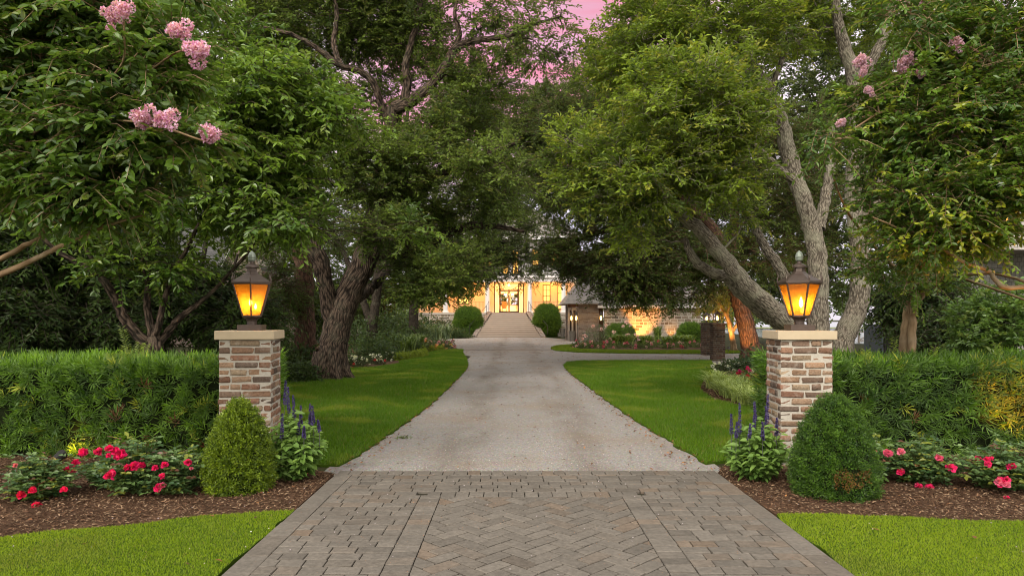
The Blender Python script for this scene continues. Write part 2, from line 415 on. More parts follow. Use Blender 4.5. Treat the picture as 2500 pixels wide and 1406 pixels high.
for xa in (XL - .16, XR):
    yy = PY1 - .05
    while yy > APY0:
        st.append((xa + .08, yy + .055, .077, .052, RNG.normal(0, .006))); yy -= .11
for xa in (APX0, APX1 - .15):                     # long border stones
    yy = APY1 - .15
    while yy > APY0:
        l = RNG.uniform(.28, .42); st.append((xa + .075, yy - l / 2, .0735, l / 2 - .003, RNG.normal(0, .003))); yy -= l
# herringbone turned 45 degrees, clipped by keeping stones whose centre lies well inside, small infill at the edge
a_ = .103; ca = math.cos(math.pi / 4)
cx0, cy0 = (XL + XR) / 2, 3.0; n_flat = len(st)
for i in range(-60, 61):
    for j in range(-60, 61):
        k = (i - j) % 4
        if k == 0: u, v, hu, hv = i + 1, j + .5, 1, .5          # along u
        elif k == 3: u, v, hu, hv = i + .5, j + 1., .5, 1
        else: continue
        if k == 3: v = j + 1
        X = cx0 + (u - v) * a_ * ca; Y = cy0 + (u + v) * a_ * ca
        if XL - .106 < X < XR + .106 and APY0 < Y < PY1 + .106:
            st.append((X, Y, hu * a_ - .005, hv * a_ - .005, math.pi / 4 + RNG.normal(0, .01)))
st = np.array(st); n = len(st)
C = np.stack([st[:, 0], st[:, 1], .006 + RNG.normal(0, .0008, n)], 1)
H = np.stack([st[:, 2], st[:, 3], np.full(n, .03)], 1)
ca_, sa_ = np.cos(st[:, 4]), np.sin(st[:, 4]); z = np.zeros(n); o1 = np.ones(n)
tx, ty = RNG.normal(0, .0035, (2, n))
Rm = np.stack([np.stack([ca_, sa_, tx], 1), np.stack([-sa_, ca_, ty], 1), np.stack([-tx, -ty, o1], 1)], 1)
g = RNG.normal(1, .075, (n, 1)); tint = RNG.uniform(0, 1, (n, 1))
cols = np.array([.168, .150, .131]) * g * (1 - tint * .15) + tint ** 9 * np.array([.05, .022, .004])
cols = np.clip(cols, .05, .6)
H[:, 2] = .03
mb2 = MB(); mb2.rboxes(C[:n_flat], H[:n_flat], Rm[:n_flat], .0045, cols[:n_flat], .0011, RNG)
mb3 = MB(); mb3.rboxes(C[n_flat:], H[n_flat:], Rm[n_flat:], .0045, cols[n_flat:], .0011, RNG)
o = solo('paver_joint_bed', mb, M['joint'], 'dark sandy joints under the paver apron', 'joint bed', kind='structure')
o = solo('paver_apron', mb2, M['paver'], 'grey cobble paver apron in running rows round the herringbone panel', 'paving', kind='structure', smooth=False)
o = solo('herringbone_paving', mb3, M['paver'], 'herringbone panel of grey cobbles in the middle of the apron', 'paving', kind='structure', smooth=False)
bm = bmesh.new(); bm.from_mesh(o.data)            # stones are cut off straight along the panel's edge
for co_, no_ in (((XL + .004, 0, 0), (-1, 0, 0)), ((XR - .004, 0, 0), (1, 0, 0)), ((0, PY1 - .004, 0), (0, 1, 0))):
    bmesh.ops.bisect_plane(bm, geom=bm.verts[:] + bm.edges[:] + bm.faces[:], plane_co=co_, plane_no=no_, clear_outer=True)
bm.to_mesh(o.data); bm.free()

# ---------------------------------------------------------------- grass, chips, litter
def scatter(poly, n, d0, power, rng):
    poly = np.array(poly); lo = poly.min(0); hi = poly.max(0)
    x = rng.uniform(lo[0], hi[0], n); y = rng.uniform(lo[1], hi[1], n)
    keep = in_poly(x, y, poly) & (np.abs(x) < .80 * y + 1.2) & (y > 2.2)
    keep &= rng.uniform(0, 1, n) < np.minimum(1, (d0 / np.maximum(y, .1)) ** power)
    return x[keep], y[keep]
def area(poly):
    p = np.array(poly); lo = p.min(0); hi = p.max(0); return (hi[0] - lo[0]) * (hi[1] - lo[1])
def grass(poly, dens, d0, power, h, w, ca, cb, label):
    x, y = scatter(poly, int(area(poly) * dens), d0, power, RNG); n = len(x)
    k = np.maximum(1, y / d0) ** .62
    hh = h * RNG.uniform(.6, 1.35, n) * np.minimum(k, 1.5); ww = w * k * RNG.uniform(.7, 1.3, n)
    th = RNG.uniform(0, 6.283, n); ln = RNG.normal(0, .45, (n, 2)) * hh[:, None]
    b = np.stack([x, y, np.full(n, .020)], 1); s_ = np.stack([np.cos(th), np.sin(th), th * 0], 1) * ww[:, None] / 2
    tip = b + np.concatenate([ln, hh[:, None]], 1)
    mid = b + np.concatenate([ln * .35, hh[:, None] * .6], 1)
    pn = np.sin(x * 1.7 + np.sin(y * 1.1) * 1.5) * np.sin(y * 1.3 + x * .6) * .5 + .5
    pn = .6 * pn + .4 * (np.sin(x * 5.3 + 2 * np.sin(y * 3.7)) * np.sin(y * 6.1 - x * 2.2) * .5 + .5); f = np.clip(RNG.uniform(0, 1, (n, 1)) * .55 + pn[:, None] * .45, 0, 1)
    c = np.array(ca) * (1 - f) + np.array(cb) * f
    thin = np.clip((np.sin(x * 2.3 + 1.7 * np.sin(y * 1.9 + x)) * np.sin(y * 2.9 + 1.3 * np.sin(x * 3.1)) - .35) * 1.6, 0, .7)[:, None]
    c = c * (1 - thin) + np.array([.20, .25, .02]) * thin
    dry = RNG.uniform(0, 1, n) < .035
    c[dry] = (.22, .17, .06)
    v = np.stack([b - s_, b + s_, mid + s_ * .7, mid - s_ * .7, tip], 1).reshape(-1, 3)
    i = np.arange(n)[:, None] * 5
    q = i + np.array([[0, 1, 2, 3]]); t = i + np.array([[3, 2, 4]])
    m_ = MB(); m_.add(v, q, t, col=np.repeat(c, 5, 0)); solo('lawn_grass', m_, M['blade'], label, 'grass', kind='stuff')
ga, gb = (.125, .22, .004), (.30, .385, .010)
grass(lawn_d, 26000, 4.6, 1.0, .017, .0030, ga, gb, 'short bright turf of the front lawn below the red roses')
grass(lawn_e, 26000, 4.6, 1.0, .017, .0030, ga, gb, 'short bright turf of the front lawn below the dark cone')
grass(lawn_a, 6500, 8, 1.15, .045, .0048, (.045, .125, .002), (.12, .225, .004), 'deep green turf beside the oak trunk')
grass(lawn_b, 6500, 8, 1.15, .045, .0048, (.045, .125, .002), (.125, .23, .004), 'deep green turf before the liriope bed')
grass(lawn_c, 900, 32, 1, .07, .02, (.09, .16, .006), (.18, .26, .01), 'turf strip before the stone wing')

def flat_bits(name, polys, dens, d0, power, ls, ws, cols, z, mat, label, cat, tilt=.35):
    m_ = MB()
    for poly in polys:
        x, y = scatter(poly, int(area(poly) * dens), d0, power, RNG); n = len(x)
        k = np.maximum(1, y / d0) ** .5
        th = RNG.uniform(0, 6.283, n)
        D = np.stack([np.cos(th), np.sin(th), RNG.normal(0, tilt, n)], 1); Nn = np.stack([RNG.normal(0, tilt, n), RNG.normal(0, tilt, n), np.ones(n)], 1)
        c = np.array(cols)[RNG.integers(0, len(cols), n)] * RNG.uniform(.6, 1.4, (n, 1))
        m_.leaves(np.stack([x, y, np.full(n, z) + RNG.uniform(0, .012, n)], 1), D, Nn, RNG.uniform(*ls, n) * k, RNG.uniform(*ws, n) * k, c, fold=.1)
    return solo(name, m_, mat, label, cat, kind='stuff')
flat_bits('mulch_chips', BEDS[:2] + [bed_e], 3200, 6, 1.2, (.012, .05), (.005, .014), [(.10, .055, .033), (.17, .10, .06), (.06, .033, .02), (.25, .17, .11)], .020, M['chip'], 'shredded brown bark mulch in the beds', 'mulch')
M['litter'] = mat_attr('dead_leaf', .8, .2, .2, 80)
flat_bits('fallen_leaves', [drive, bed_a, bed_b, lawn_a, lawn_b], 14, 10, .7, (.02, .05), (.012, .025), [(.16, .07, .03), (.28, .13, .05), (.10, .05, .03)], .03, M['litter'], 'scattered brown fallen leaves on the drive and beds', 'leaves', .2)
flat_bits('fallen_leaves', [lawn_d, lawn_e], 2.2, 9, .8, (.03, .06), (.016, .03), [(.16, .07, .03), (.10, .05, .03), (.22, .12, .03)], .045, M['litter'], 'a few brown leaves lying on the front lawns', 'leaves', .2)
edge = [(-1.72, 6.3), (-1.4, 6.3), (-1.28, 9.5), (-1.2, 15), (-1.25, 20), (-1.7, 25), (-1.9, 25), (-1.42, 20), (-1.38, 14.8), (-1.5, 9.5)]
edge2 = [(1.6, 6.3), (1.95, 6.3), (1.75, 9.2), (1.62, 13.2), (1.55, 19), (1.4, 19), (1.45, 13), (1.5, 9)]
flat_bits('fallen_leaves', [edge, edge2], 130, 9, .7, (.02, .055), (.012, .028), [(.22, .09, .03), (.3, .14, .05), (.12, .06, .03)], .03, M['litter'], 'rusty leaf litter gathered along the drive edges', 'leaves', .3)
flat_bits('fallen_petals', [lawn_d, lawn_e, bed_a, bed_b, [(-1.5, 2.5), (1.8, 2.5), (1.8, 6.2), (-1.5, 6.2)]], 11, 6, .5, (.007, .014), (.005, .010), [(.40, .33, .36), (.48, .42, .44)], .042, M['litter'], 'tiny pale petals dropped on turf and pavers', 'petals', .3)
# loose gravel stones
m_ = MB(); x, y = scatter(drive, 120000, 7, 1.3, RNG); n = len(x)
r = RNG.uniform(.003, .0085, n) * np.maximum(1, y / 9) ** .4
o6 = np.array([[1, 0, 0], [0, 1, 0], [-1, 0, 0], [0, -1, 0], [0, 0, .7], [0, 0, -.5]])
v = np.stack([x, y, np.full(n, .012)], 1)[:, None] + o6[None] * r[:, None, None] * RNG.uniform(.6, 1.2, (n, 6, 1))
t = np.array([[0, 1, 4], [1, 2, 4], [2, 3, 4], [3, 0, 4]])
c = np.array([(.42, .37, .34), (.55, .5, .47), (.25, .2, .17), (.36, .27, .2)])[RNG.integers(0, 4, n)]
m_.add(v.reshape(-1, 3), None, (t[None] + np.arange(n)[:, None, None] * 6).reshape(-1, 3), col=np.repeat(c, 6, 0))
solo('loose_gravel', m_, M['litter'], 'loose gravel stones over the drive', 'gravel', kind='stuff')
# ---------------------------------------------------------------- gate pillars
def brick_mat():
    m, nt, N, L = newmat('tumbled_brick'); c = attr(nt, 'col').outputs['Color']; p_ = pos(nt)
    n1 = noise(nt, p_, 60, 5, .65); n2 = noise(nt, p_, 16, 4, .6); n3 = noise(nt, p_, 34, 4, .6)
    c = mix(nt, c, mix(nt, c, (.35, .33, .33), 1, 'MULTIPLY'), ramp(nt, n1, [(.45, (0, 0, 0)), (.75, (.8,) * 3)]))
    c = mix(nt, c, (.42, .37, .31), ramp(nt, n2, [(.54, (0, 0, 0)), (.74, (.45,) * 3)]))
    c = mix(nt, c, (.07, .055, .045), ramp(nt, n3, [(.60, (0, 0, 0)), (.75, (.6,) * 3)]))
    out(nt, principled(nt, c, .92, .12, 0, bump(nt, math_(nt, 'ADD', n1, n2), .007, 1))); return m
M['brick'] = brick_mat()
M['mortar'] = mat_plain('lime_mortar', (.40, .365, .315), .95, .1, 0, .3, 70, .004)
M['cap'] = mat_attr('cast_stone', .8, .2, .22, 14, .001, .4)
M['bronze'] = mat_plain('aged_bronze', (.075, .052, .042), .45, .5, .4, .35, 30, .0006)
M['verdigris'] = mat_plain('verdigris', (.20, .23, .19), .35, .5, .3, .4, 40, .0006)
def amber_mat():
    m, nt, N, L = newmat('amber_glass')
    nz = noise(nt, mapping(nt, pos(nt), (40, 40, 6)), 1.0, 3)
    c = ramp(nt, nz, [(.3, (.90, .33, .025)), (.7, (.95, .42, .05))])
    t = N.new('ShaderNodeBsdfTranslucent'); L.new(c, t.inputs['Color'])
    tr = N.new('ShaderNodeBsdfTransparent'); tr.inputs['Color'].default_value = (1, .62, .16, 1)
    g = N.new('ShaderNodeBsdfGlossy'); g.inputs['Roughness'].default_value = .12
    mx = N.new('ShaderNodeMixShader'); mx.inputs[0].default_value = .5; L.new(t.outputs[0], mx.inputs[1]); L.new(tr.outputs[0], mx.inputs[2])
    m2 = N.new('ShaderNodeMixShader'); m2.inputs[0].default_value = .09; L.new(mx.outputs[0], m2.inputs[1]); L.new(g.outputs[0], m2.inputs[2])
    out(nt, m2.outputs[0]); return m
M['amber'] = amber_mat()
M['flame'] = mat_emit('lamp_flame', (1, .66, .22), 55)
M['smallflame'] = mat_emit('small_flame', (1, .55, .13), 9)

def rotz(v, a, c=(0, 0)):
    v = np.asarray(v, float).copy(); x = v[..., 0] - c[0]; y = v[..., 1] - c[1]
    v[..., 0] = c[0] + x * math.cos(a) - y * math.sin(a); v[..., 1] = c[1] + x * math.sin(a) + y * math.cos(a); return v
BRICKC = np.array([(.29, .165, .12), (.25, .135, .10), (.34, .225, .165), (.225, .15, .12), (.36, .265, .195), (.30, .18, .13), (.16, .115, .10), (.32, .20, .14)])
def brick_shaft(w, h, course, ln, dep, rng, zbase=0.0, tone=1.0):
    """bricks of a square pier about the origin: centres, half sizes, axes, colours."""
    C, H, A, cl = [], [], [], []
    nc = int(round(h / course)); course = h / nc; hw = w / 2
    for r in range(nc):
        z = zbase + (r + .5) * course
        for side in range(4):
            full = (r + side) % 2 == 0
            x0, x1 = (-hw, hw) if full else (-hw + dep, hw - dep)
            x = x0; first = True
            while x < x1 - .02:
                l = ln * rng.uniform(.88, 1.1)
                if first: l *= [1, .55, .8][rng.integers(0, 3)]; first = False
                if x1 - (x + l) < .07: l = x1 - x
                m = .0072
                jit = rng.normal(0, .0035)
                C.append(rotz((x + l / 2, -hw + dep / 2 + jit, z), side * math.pi / 2)); H.append((l / 2 - m, dep / 2, course / 2 - m * 1.1))
                a = side * math.pi / 2 + rng.normal(0, .012)
                A.append([(math.cos(a), math.sin(a), rng.normal(0, .012)), (-math.sin(a), math.cos(a), 0), (0, 0, 1)])
                cl.append(BRICKC[rng.integers(0, len(BRICKC))] * np.array([.82, .82, .75]) * rng.uniform(.72, 1.25) * tone); x += l
    return np.array(C), np.array(H), np.array(A), np.array(cl)
def gate_pillar(cx, cy, rot, label, seed):
    rng = np.random.default_rng(seed)
    t = thing('gate_pillar', label, 'pillar', (cx, cy, 0), 'brick gate pillars with lanterns')
    C, H, A, cl = brick_shaft(.48, 1.232, .0685, .205, .10, rng)
    m1 = MB(); m1.rboxes(C, H, A, .010, cl, .0026, rng); m2 = MB(); m2.box(-.2325, .2325, -.2325, .2325, 0, 1.232)
    for mm in (m1, m2):
        mm.v = [rotz(v, rot) + np.array([cx, cy, 0]) for v in mm.v]
    s = part('shaft', m1, M['brick'], t, True); part('mortar', m2, M['mortar'], s)
    m = MB(); m.rboxes(np.array([[0, 0, 1.273]]), np.array([[.268, .268, .041]]), np.eye(3)[None], .006, np.array([[.47, .38, .265]]), .0007, rng)
    m.v = [rotz(v, rot) + np.array([cx, cy, 0]) for v in m.v]
    part('cap', m, M['cap'], t)
    return t
def lantern(cx, cy, z, rot, label, flames):
    t = thing('gate_lantern', label, 'lantern', (cx, cy, z), 'amber glass gate lanterns')
    c = (cx, cy, z)
    m = MB()
    pr = rotz([(-.112, -.112, 0), (.112, -.112, 0), (-.112, .112, 0), (.112, .112, 0), (-.112, -.112, .056), (.112, -.112, .056), (-.112, .112, .056), (.112, .112, .056)], flames['prot']) + np.array(c)
    m.hexa(pr); part('base', m, M['bronze'], t)
    m = MB(); m.lathe([(.046, .056), (.047, .09), (.055, .108), (.072, .122), (.088, .130), (.088, .138)], c, 12, rot); part('neck', m, M['bronze'], t)
    zb, zt, rb, rt = .140, .452, .094, .190
    m = MB(); ang = [rot + k * math.pi / 3 for k in range(6)]
    pb = [np.array([cx + rb * math.sin(a), cy - rb * math.cos(a), z + zb]) for a in ang]; pt = [np.array([cx + rt * math.sin(a), cy - rt * math.cos(a), z + zt]) for a in ang]
    for k in range(6):
        m.tubes(np.array([pb[k], pt[k]]), np.array([.0085, .0085]), 6)
        m.tubes(np.array([pb[k], pb[(k + 1) % 6]]), np.array([.0095, .0095]), 6); m.tubes(np.array([pt[k], pt[(k + 1) % 6]]), np.array([.011, .011]), 6)
    m.lathe([(rb * .97, zb - .006), (rb * .97, zb + .003)], c, 6, rot)
    part('cage', m, M['bronze'], t)
    for k in range(6):
        m = MB(); j = (k + 1) % 6; cc = (pb[k] + pb[j] + pt[k] + pt[j]) / 4
        qd = [pb[k], pb[j], pt[j], pt[k]]; inn = (np.array([cx, cy, cc[2]]) - cc); inn = inn / np.linalg.norm(inn) * .004
        m.add([p + inn * .4 for p in qd] + [p + inn * 1.2 for p in qd], [(0, 1, 2, 3), (7, 6, 5, 4)]) if False else m.add([p + inn for p in qd], [(0, 1, 2, 3)])
        part('glass_pane', m, M['amber'], t)
    m = MB(); m.lathe([(.197, .452), (.205, .458), (.205, .470), (.19, .482), (.075, .548), (.052, .572), (.05, .60)], c, 6, rot); part('roof', m, M['bronze'], t)
    m = MB(); m.lathe([(.045, .56), (.045, .606), (.066, .610), (.066, .622), (.058, .632), (.034, .646), (.022, .652), (.020, .672), (.03, .676)], c, 20); part('vent', m, M['bronze'], t)
    m = MB(); m.lathe([(.03, .674), (.036, .69), (.036, .699)], c, 16); m.lathe([(.035, .700), (.038, .712), (.034, .735), (.024, .756), (.010, .768), (.004, .774)], c, 16); part('finial', m, M['verdigris'], t)
    for k in range(6):
        a = ang[k]; m = MB(); r0 = .196
        pth = np.array([[cx + r0 * math.sin(a), cy - r0 * math.cos(a), z + .455], [cx + r0 * 1.02 * math.sin(a), cy - r0 * 1.02 * math.cos(a), z + .50], [cx + r0 * .97 * math.sin(a), cy - r0 * .97 * math.cos(a), z + .53], [cx + r0 * 1.03 * math.sin(a), cy - r0 * 1.03 * math.cos(a), z + .565]])
        m.tubes(pth, np.array([.0045, .008, .0045, .0025]), 6); part('crest', m, M['bronze'], t)
    m = MB(); m.lathe([(.004, .14), (.004, .2), (.008, .205)], c, 8)
    part('burner', m, M['bronze'], t)
    for (dx, dz, s) in flames['f']:
        m = MB(); m.lathe([(.002, 0), (.013 * s, .016 * s), (.016 * s, .034 * s), (.011 * s, .058 * s), (.002, .085 * s)], (cx + dx, cy - .012, z + dz), 10); part('flame', m, M['flame'], t, True)
    return t
PL = (-2.545, 6.655); PR = (2.775, 6.62)
gate_pillar(PL[0], PL[1], math.radians(8), 'tumbled brick gate pillar between the yellow-green cone and the big forked oak', 5)
gate_pillar(PR[0], PR[1], math.radians(-5), 'tumbled brick gate pillar behind the dark green boxwood cone', 6)
lantern(PL[0] + .01, PL[1], 1.314, math.radians(17), 'lit amber gate lantern on the pillar beside the yellow-green cone', {'prot': math.radians(8), 'f': [(-.008, .235, 1.0), (.04, .205, .7)]})
lantern(PR[0] + .01, PR[1], 1.314, math.radians(3), 'lit amber gate lantern in front of the grey forked oak trunks', {'prot': math.radians(-5), 'f': [(.012, .22, 1.25)]})
def lamp(name, loc, power, r=.03, col=(1, .58, .2)):
    l = bpy.data.lights.new(name, 'POINT'); l.energy = power; l.shadow_soft_size = r; l.color = col
    o = bpy.data.objects.new(name, l); COL.objects.link(o); o.location = [float(x) for x in loc]; return o
def spot(name, loc, target, power, ang=70, col=(1, .46, .10), r=.04, blend=.6):
    l = bpy.data.lights.new(name, 'SPOT'); l.energy = power; l.spot_size = math.radians(ang); l.spot_blend = blend; l.shadow_soft_size = r; l.color = col
    o = bpy.data.objects.new(name, l); COL.objects.link(o); o.location = [float(x) for x in loc]
    d = Vector([float(b) - float(a) for a, b in zip(loc, target)]); o.rotation_euler = d.to_track_quat('-Z', 'Y').to_euler(); return o
for p in (PL, PR): lamp('gate_lantern_light', (p[0] + .01, p[1] - .03, 1.314 + .27), 1.1, .02)

# ---------------------------------------------------------------- clipped hedges with strap leaves
M['hedge'] = mat_leaf('hedge_leaf', .3, .42, .35)
M['core'] = mat_soil('shrub_core', (.006, .01, .004), (.018, .025, .008), 8)
def hedge(x0, x1, y0, y1, h, label, ca, cb, seed, warm=None):
    rng = np.random.default_rng(seed)
    t = thing('clipped_hedge', label, 'hedge', ((x0 + x1) / 2, y0, 0), 'clipped hedges beside the gate')
    m = MB(); m.box(x0 + .1, x1 - .1, y0 + .13, y1 - .13, 0, h - .12); part('core', m, M['core'], t)
    S = []; O = []
    def face(n, fx, o):
        u = rng.uniform(0, 1, (n, 2)); S.append(fx(u)); O.append(np.broadcast_to(o, (n, 3)))
    w = x1 - x0; dd = y1 - y0; dens = 250
    face(int(w * h * dens), lambda u: np.stack([x0 + u[:, 0] * w, np.full(len(u), y0), u[:, 1] * h], 1), (0, -1, .1))
    face(int(w * dd * dens * .8), lambda u: np.stack([x0 + u[:, 0] * w, y0 + u[:, 1] * dd, np.full(len(u), h)], 1), (0, -.15, 1))
    for xx, sx in ((x0, -1), (x1, 1)): face(int(dd * h * dens), lambda u: np.stack([np.full(len(u), xx), y0 + u[:, 0] * dd, u[:, 1] * h], 1), (sx, 0, .1))
    S = np.concatenate(S); O = nrm(np.concatenate(O)); n = len(S)
    bul = (np.sin(S[:, 0] * 4.1 + seed) * np.sin(S[:, 2] * 5 + S[:, 0] * 2) + .6 * np.sin(S[:, 0] * 9.3 + S[:, 2] * 7 + S[:, 1] * 5))
    dep = rng.uniform(-.10, .012, n) + .022 * bul
    dep = dep - np.where(O[:, 2] > .8, .05, 0); S = S + O * dep[:, None]
    D = nrm(O * rng.uniform(.5, 1.1, (n, 1)) + np.array([0, 0, .35]) + rng.normal(0, .55, (n, 3)))
    k = 13
    # whorl of strap leaves round each shoot tip
    Sx = np.repeat(S, k, 0); Dx = np.repeat(D, k, 0); j = np.tile(np.arange(k), n)
    a = j * 2.4 + np.repeat(rng.uniform(0, 6.28, n), k)
    U = nrm(np.cross(Dx, np.array([.3, .5, .81]))); V = np.cross(Dx, U)
    rad = U * np.cos(a)[:, None] + V * np.sin(a)[:, None]
    tt = (j / k)[:, None]
    base = Sx + Dx * (tt * .075 - .04)
    LD = nrm(Dx * (.35 + tt * .9) + rad * (1.05 - tt * .6) + rng.normal(0, .12, rad.shape) + np.array([0, 0, -.05]))
    L_ = rng.uniform(.075, .135, len(LD)); W_ = rng.uniform(.0095, .0145, len(LD))
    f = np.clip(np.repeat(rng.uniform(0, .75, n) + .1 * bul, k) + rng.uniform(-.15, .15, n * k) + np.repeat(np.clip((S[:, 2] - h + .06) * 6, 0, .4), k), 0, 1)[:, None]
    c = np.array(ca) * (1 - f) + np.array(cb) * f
    tip = np.repeat(rng.uniform(0, 1, n) < .03, k); c[tip] = np.array([.36, .40, .03])
    rust = np.repeat((rng.uniform(0, 1, n) < .012) & (S[:, 2] < h * .8), k); c[rust] = np.array([.16, .05, .02])
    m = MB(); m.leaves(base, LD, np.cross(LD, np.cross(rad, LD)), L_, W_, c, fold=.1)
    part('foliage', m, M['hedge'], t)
    return t, rng
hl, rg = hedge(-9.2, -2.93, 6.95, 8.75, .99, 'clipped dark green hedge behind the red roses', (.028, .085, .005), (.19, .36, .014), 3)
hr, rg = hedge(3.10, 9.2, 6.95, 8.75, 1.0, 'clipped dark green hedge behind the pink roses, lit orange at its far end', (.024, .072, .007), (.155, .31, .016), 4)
# a few unclipped shoots standing over the hedges
def shoot(px, py0, py1, d, parent, rng, lean):
    b = P(px, py0, d); tp = P(px + lean, py1, d); n = 26
    tt = np.linspace(0, 1, n)[:, None]; pts = b + (tp - b) * tt; sd = np.where(np.arange(n) % 2 == 0, 1., -1.)[:, None]
    D = nrm((tp - b) / np.linalg.norm(tp - b) * .6 + np.array([1, 0, .1]) * sd + rng.normal(0, .15, (n, 3)))
    m = MB(); m.leaves(pts, D, np.tile([0, -.6, 1.], (n, 1)) + rng.normal(0, .3, (n, 3)), rng.uniform(.05, .085, n), .009, np.array([.2, .27, .03]) * rng.uniform(.7, 1.3, (n, 1)), fold=.1)
    m.tubes(np.array([b, (b + tp) / 2, tp]), np.array([.003, .002, .001]), 5, col=(.15, .2, .03)); part('shoot', m, M['hedge'], parent)
for a in ((315, 865, 800, 7.9, hl, rg, -18), (330, 875, 840, 7.6, hl, rg, 14), (275, 885, 865, 7.1, hl, rg, -6), (350, 868, 842, 8, hl, rg, 10), (300, 890, 850, 7, hl, rg, 4)): shoot(*a)
for a in ((2180, 860, 826, 8, hr, rg, 5), (2275, 880, 850, 7.2, hr, rg, 8), (2440, 875, 840, 7.2, hr, rg, -5), (2110, 880, 858, 7.1, hr, rg, 5)): shoot(*a)

# ---------------------------------------------------------------- boxwood cones and other clipped balls
M['box'] = mat_leaf('boxwood_leaf', .3, .4, .35)
def ball(name, label, cat, c, prof, leaf, dens, ca, cb, seed, group=None, rough=.03, brown=0, ang=1.0, corecol=None):
    """clipped shrub of revolution: prof = [(radius, z)]; small leaves all over a dark core."""
    rng = np.random.default_rng(seed)
    t = thing(name, label, cat, c, group)
    pr = np.array(prof); z = np.linspace(pr[0, 1], pr[-1, 1], 200); r = np.interp(z, pr[:, 1], pr[:, 0])
    r = np.convolve(np.pad(r, 12, 'edge'), np.ones(25) / 25, 'valid')
    m = MB(); kk = np.arange(0, 200, 10); m.lathe([(max(.01, r[i] - leaf * 1.6), z[i] * .985) for i in kk], c, 28); part('core', m, M['core'], t)
    wgt = r * np.hypot(1, np.gradient(r, z)); pz = rng.choice(200, int(dens), p=wgt / wgt.sum()); n = len(pz)
    th = rng.uniform(0, 6.283, n); zz = z[pz] + rng.uniform(-.5, .5, n) * (z[1] - z[0]); rr = r[pz]
    sl = np.gradient(r, z)[pz]; O = nrm(np.stack([np.cos(th), np.sin(th), -sl], 1))
    S = np.stack([rr * np.cos(th), rr * np.sin(th), zz], 1)
    b1 = np.sin(th * 5 + zz * 9 + seed) * np.sin(zz * 14 + th * 3); b2 = np.sin(th * 11 + zz * 31) * np.sin(zz * 37 - th * 7)
    S = S + O * ((rng.uniform(-2.6, .7, n) * leaf + rough * 1.0 * b1 + rough * .6 * b2)[:, None]) + np.array(c)
    k = 6; Sx = np.repeat(S, k, 0) + rng.normal(0, leaf * .6, (n * k, 3)); Ox = np.repeat(O, k, 0)
    D = nrm(Ox * .8 + rng.normal(0, .75, (n * k, 3)) + np.array([0, 0, .3])); Nn = Ox * .7 + rng.normal(0, .6, (n * k, 3)) + np.array([0, 0, .5])
    f = np.clip(np.repeat(rng.uniform(0, .8, n) + .12 * b1 + .12 * b2, k) + rng.uniform(-.15, .15, n * k), 0, 1)[:, None]
    cc = np.array(ca) * (1 - f) + np.array(cb) * f
    if brown:
        dth = np.abs(np.angle(np.exp(1j * (np.repeat(th, k) + math.pi / 2 - .0)))) ; sel = (dth < .45) & (np.abs(np.repeat(zz, k) - .2) < .07) & (rng.uniform(0, 1, n * k) < .55)
        cc[sel] = np.array([.20, .10, .03]) * rng.uniform(.6, 1.3, (sel.sum(), 1))
    m = MB(); m.leaves(Sx, D, Nn, leaf * rng.uniform(.75, 1.3, n * k), leaf * .6, cc, fold=.2); part('foliage', m, M['box'], t)
    return t
cone = lambda w, h: [(w * .80, .0), (w * .93, .08 * h), (w, .2 * h), (w * .985, .34 * h), (w * .90, .5 * h), (w * .77, .67 * h), (w * .58, .82 * h), (w * .36, .93 * h), (w * .16, .985 * h), (.012, h)]
cl_ = G(566, 1213); ball('boxwood_cone', 'yellow-green clipped boxwood cone at the foot of a brick pillar', 'boxwood', (cl_[0], 5.62, 0), cone(.250, .76), .019, 8200, (.05, .095, .005), (.235, .325, .014), 31, 'clipped boxwood cones by the pillars', brown=0)
ball('boxwood_cone', 'dark green clipped boxwood cone with a browned patch', 'boxwood', ((2037 - 1250) * 5.5 / F, 5.5, 0), cone(.320, .81), .016, 10500, (.02, .06, .008), (.10, .20, .014), 32, 'clipped boxwood cones by the pillars', brown=1)

